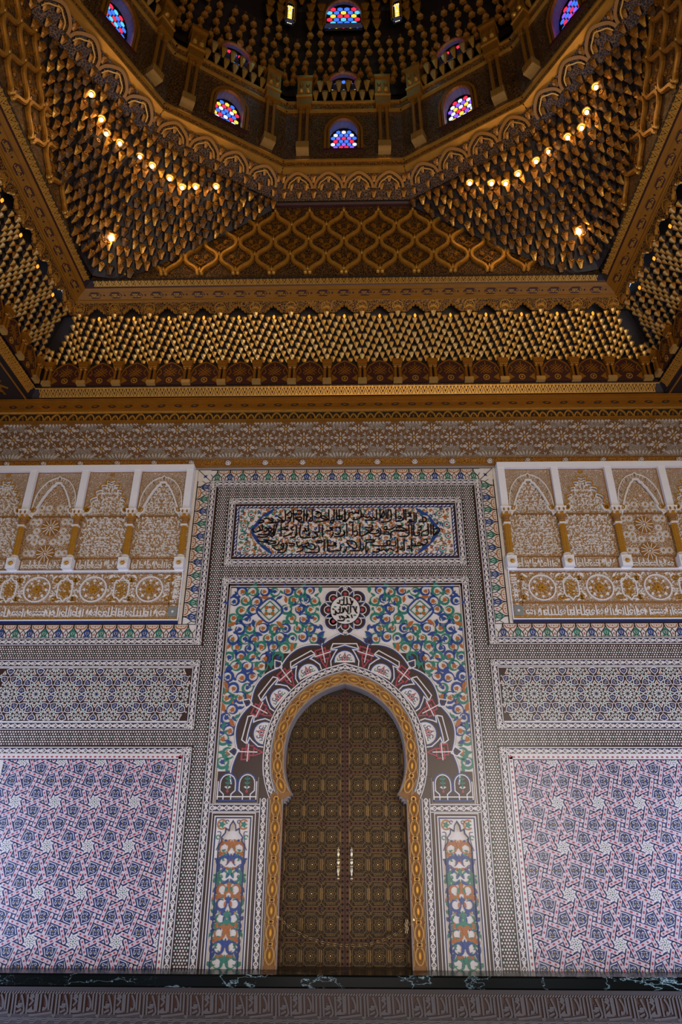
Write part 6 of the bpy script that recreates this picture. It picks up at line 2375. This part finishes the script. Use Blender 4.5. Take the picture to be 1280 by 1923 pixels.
def stained(name, F, w, h, label, seed, pal, tall=0.55, rec=0.20, rows=None):
    """arched stained-glass window with a deep reveal tinted with bluish window light; F origin at the sill centre"""
    r = random.Random(seed)
    P = root(name, F.O, label, None, None, 'structure')
    hs = h * tall
    arc_ = [(-w / 2, 0), (-w / 2, hs)] + arc(0, hs, w / 2, 180, 0, 12, h - hs)[1:-1] + [(w / 2, hs), (w / 2, 0)]
    mb = MB(F)
    for p, q in zip(arc_, arc_[1:]):
        mb.face([F.p(*p, 0.02), F.p(*q, 0.02), F.p(*q, -rec), F.p(*p, -rec)], 'reveal')
    mb.face([F.p(-w / 2, 0, 0.02), F.p(w / 2, 0, 0.02), F.p(w / 2, 0, -rec), F.p(-w / 2, 0, -rec)], 'reveal')
    mb.ribbon(arc_, 0.045, -0.02, 0.035, 'gold_deep')
    put('window_frame', mb, P)
    mb = MB(F)
    mb.prism(arc_, -rec - 0.05, -rec - 0.02, 'wood_dark')
    put('lead_tracery', mb, P)
    nx = 5
    st_ = w / (nx + 0.4)
    j = 0
    z = st_ * 0.6
    while z < h - 0.06:
        for i in range(nx if j % 2 == 0 else nx - 1):
            x = (i - (nx - 1) / 2 + (0.5 if j % 2 else 0)) * st_
            lim = w / 2 - 0.05 if z < hs else w / 2 * math.sqrt(max(0, 1 - ((z - hs) / (h - hs)) ** 2)) - 0.04
            if abs(x) > lim:
                continue
            c = pal[int(abs(i - (nx - 1) / 2 + (0.5 if j % 2 else 0)) + j * 1.7) % len(pal)]
            piece('pane', PANES[c], P, F, x, z, -rec - 0.02, 0, st_ / 0.092, st_ / 0.098, 1)
        z += st_ * 0.88
        j += 1
    return P
mat('reveal', '#5a5a78', 0.5, metal=0.2, var=0.3, vs=14)  # bluish light of the windows painted into the reveal colour
NAMES = {0: 'front', -1: 'left inner', 1: 'right inner', -2: 'left outer', 2: 'right outer'}
WN = 0
def drum_bay(k):
    global WN
    phi = k * PI / 6
    F1 = facet(phi, 5.03, 11.78, DC)
    P = root('drum_bay', F1.O, 'gilded %s bay of the dome drum with paired columns round a stained window' % NAMES[k], 'drum')
    hw = lambda ap: ap * math.tan(PI / 12)
    # sloping arched muqarnas band
    fs, ln_ = sloped(phi, DC, 4.98, 11.80, 4.52, 12.09)
    mb = MB(fs)
    w0, w1 = hw(4.98), hw(4.52)
    mb.face([fs.p(-w0, 0, 0), fs.p(w0, 0, 0), fs.p(w1, ln_, 0), fs.p(-w1, ln_, 0)], 'c_drum')
    put('arched_band', mb, P)
    for i in range(4):
        x = (i - 1.5) * 0.60
        fa = facet(phi, 4.70, 11.86, DC)
        piece('pointed_arch', BAM, P, fs, x, 0.23, 0.02, 0, 0.98, 1.1)
    for r in range(3):
        h = 11.86 + 0.075 * r
        ap = 4.98 - (h - 11.80) * 1.586 + 0.03
        n = 9
        for i in range(n):
            x = (i - (n - 1) / 2 + (0.5 if r % 2 else 0)) * 0.30
            if abs(x) > hw(ap) - 0.05:
                continue
            piece('muqarnas_cell', PCELLM[(i + r) % 2], P, facet(phi, ap, h, DC), x, 0.05, 0, 0, 0.15, 0.125, 0.18)
    # cornice
    mb = MB(facet(phi, 4.47, 0, DC))
    a = hw(4.47)
    mb.box(-a, 12.06, -0.1, a, 12.10, 0.05, 'gold')
    mb.box(-a, 12.10, -0.1, a, 12.27, 0.0, 'c_gold_fine')
    mb.box(-a, 12.27, -0.1, a, 12.31, 0.05, 'gold')
    put('cornice_band', mb, P)
    # wall with the window opening left free
    FW = facet(phi, 4.43, 0, DC)
    a = hw(4.43)
    ww, z0, zt = 0.60, 12.60, 13.56
    hs = z0 + (zt - z0) * 0.55
    mb = MB(FW)
    for s in (-1, 1):
        x0, x1 = sorted((s * ww / 2, s * a))
        mb.quadplate(x0, 12.3, x1, 13.78, 0, 'c_drum')
        ar = arc(0, hs, ww / 2, 90, 0 if s > 0 else 180, 8, zt - hs)
        for p, q in zip(ar, ar[1:]):
            mb.face([FW.p(*p, 0), FW.p(*q, 0), FW.p(q[0], 13.78, 0), FW.p(p[0], 13.78, 0)], 'c_drum')
    mb.quadplate(-ww / 2, 12.3, ww / 2, z0, 0, 'c_drum')
    put('carved_wall', mb, P)
    mb = MB(FW)
    mb.box(-a, 13.78, -0.1, a, 14.04, 0.03, 'c_gold_fine')
    mb.box(-a, 13.77, -0.1, a, 13.80, 0.06, 'gold')
    mb.box(-a, 14.02, -0.1, a, 14.06, 0.07, 'gold')
    put('upper_band', mb, P)
    fr = [(-0.37, z0 - 0.06), (-0.37, hs), (-0.35, hs + 0.15)] + arc(0, hs, 0.36, 155, 25, 8, zt - hs + 0.06) + [(0.35, hs + 0.15), (0.37, hs), (0.37, z0 - 0.06)]
    mb = MB(FW)
    mb.ribbon(fr + [], 0.05, 0, 0.03, 'gold_wood')
    for p in resample(fr, 0.05):
        mb.prism(ngon(p[0], p[1], 0.013, 4), 0.03, 0.042, 'gold_deep')
    mb.ribbon([(-0.40, z0 - 0.06), (0.40, z0 - 0.06)], 0.06, 0, 0.05, 'wood_red')
    put('window_surround', mb, P)
    for s in (-1, 1):
        x = s * 0.81
        piece('pedestal', PEDM, P, FW, x, 12.42, 0.02)
        for t in (-1, 1):
            piece('column', SHAFT, P, FW, x + t * 0.07, 12.63, 0.09)
        piece('impost_block', BLM, P, FW, x, 13.78, 0.02)
    # stalactites between the impost blocks
    for r in range(2):
        for i in range(7 - r):
            x = (i - (6 - r) / 2) * 0.195
            piece('muqarnas_cell', CELLM[(i + r) % 2], P, facet(phi, 4.40 - 0.10 * r, 14.34 + 0.17 * r, DC), x, 0, 0, 0, 0.15, 0.26, 0.18)
    WN += 1
    pal = {0: ['g_red', 'g_violet', 'g_blue', 'g_white', 'g_blue'], -1: ['g_blue', 'g_white', 'g_red', 'g_yellow', 'g_blue'], 1: ['g_white', 'g_yellow', 'g_violet', 'g_white', 'g_red'], -2: ['g_blue', 'g_cyan', 'g_red', 'g_blue'], 2: ['g_blue', 'g_violet', 'g_red', 'g_blue']}[k]
    stained('window_%d' % WN, FW.sub(0, z0), ww, zt - z0, 'arched stained glass window in the %s bay of the drum' % NAMES[k], k + 5, pal)
for k in (0, -1, 1, -2, 2):
    drum_bay(k)
mb = MB()
polyring(mb, [(5.0, 11.78), (4.52, 12.09), (4.47, 12.3), (4.43, 12.3), (4.43, 14.06)], 12, DC, 'c_drum', sides=[3, 4, 5, 6, 7, 8, 9])
put('drum_wall_far', mb, None, 'structure', 'plain carved far bays of the drum behind the viewer')

# ---- upper dome: tiers of hanging gilt bells, upper windows
bellp = MB()
bellp.lathe([(0.05, -1.0), (0.40, -0.93), (0.36, -0.80), (0.18, -0.45), (0.10, -0.15), (0.12, 0.0)], 6, 'gold_deep')
BELLM = bellp.mesh('hanging_bell')
DOME = root('dome_muqarnas', (0, DC, ZC + 14.7), 'dark upper dome hung with tiers of small gilt stalactite bells', 'dome')
TI = [(4.42, 14.80), (4.41, 15.0), (4.38, 15.2), (4.34, 15.4), (4.28, 15.6), (4.2, 15.8), (4.12, 16.0), (4.04, 16.22), (4.0, 16.45), (3.96, 16.7), (3.9, 16.95), (3.6, 17.4), (3.0, 17.9), (2.2, 18.6), (1.2, 19.4)]
rest = MB()
back = MB()
polyring(back, [(4.66, 14.72)] + [(a + 0.24, h) for a, h in TI] + [(0.01, 20.1)], 12, DC, 'wood_dark')
put('dome_shell', back, DOME)
cnt = 0
cellv = cell_mb('gold_deep', 'wood_dark')
for r, (ap, h) in enumerate(TI):
    for k in range(-6, 6):
        phi = k * PI / 6
        F = facet(phi, ap, h, DC)
        hwid = ap * math.tan(PI / 12)
        n = max(2, int(2 * hwid / 0.235))
        for i in range(n):
            x = (i + 0.5 - n / 2) * 2 * hwid / n
            if r in (0, 1) and abs(x) < 0.34 and abs(k) < 3:
                continue
            if r in (6, 7, 8, 9, 10) and abs(x) < 0.46 and abs(k) < 2 or r in (6, 7, 8, 9) and abs(x) > 0.84 and abs(k) < 2:
                continue
            jx, jz = RP.uniform(-0.05, 0.05), RP.uniform(-0.05, 0.05)
            if abs(k) <= 2 and r < 9 and cnt < 300:
                cnt += 1
                piece('hanging_bell', BELLM, DOME, F, x + jx, 0.08 + jz, 0.07, 0, 0.19, 0.24, 0.19)
            else:
                add_mesh(rest, cellv, F, x, 0.05, 0, 0, 0.24, 0.26, 0.2)
put('far_muqarnas_cells', rest, DOME, 'stuff', 'further gilt stalactite cells of the dome')
for k in (0, -1, 1):
    phi = k * PI / 6
    WN += 1
    stained('window_%d' % WN, facet(phi, 4.42, 14.70, DC), 0.66, 0.42, 'low stained glass fanlight of the upper dome above the %s drum bay' % NAMES[k], 30 + k, ['g_cyan', 'g_blue', 'g_white', 'g_blue', 'g_red'], 0.2, 0.10)
for k in (0,):
    WN += 1
    stained('window_%d' % WN, facet(0, 3.92, 16.02, DC), 0.82, 0.92, 'large stained glass window high in the dome above the front bay', 41, ['g_red', 'g_yellow', 'g_blue', 'g_cyan', 'g_blue'], 0.3, 0.08)
for s in (-1, 1):
    WN += 1
    stained('window_%d' % WN, facet(s * 0.29, 4.0, 16.05, DC), 0.20, 0.75, 'slender yellow stained glass window high in the dome on the %s' % ('left' if s < 0 else 'right'), 50, ['g_yellow', 'g_white', 'g_yellow'], 0.8, 0.06)
for i, (x, y, h, col) in enumerate(((-0.75, 8.1, 15.25, (0.25, 0.9, 0.75)), (0.75, 8.1, 15.25, (0.25, 0.9, 0.75)), (-1.35, 7.9, 14.75, (0.2, 0.6, 1.0)), (1.35, 7.9, 14.75, (0.2, 0.6, 1.0)))):
    l = bpy.data.lights.new('dome_glint_light', 'POINT')  # point lights added inside the dome for coloured glints on the bells
    l.energy, l.color, l.shadow_soft_size = 1.2, col, 0.12
    o = bpy.data.objects.new('dome_glint_light', l)
    C.objects.link(o)
    o.location = (x, y, ZC + h)
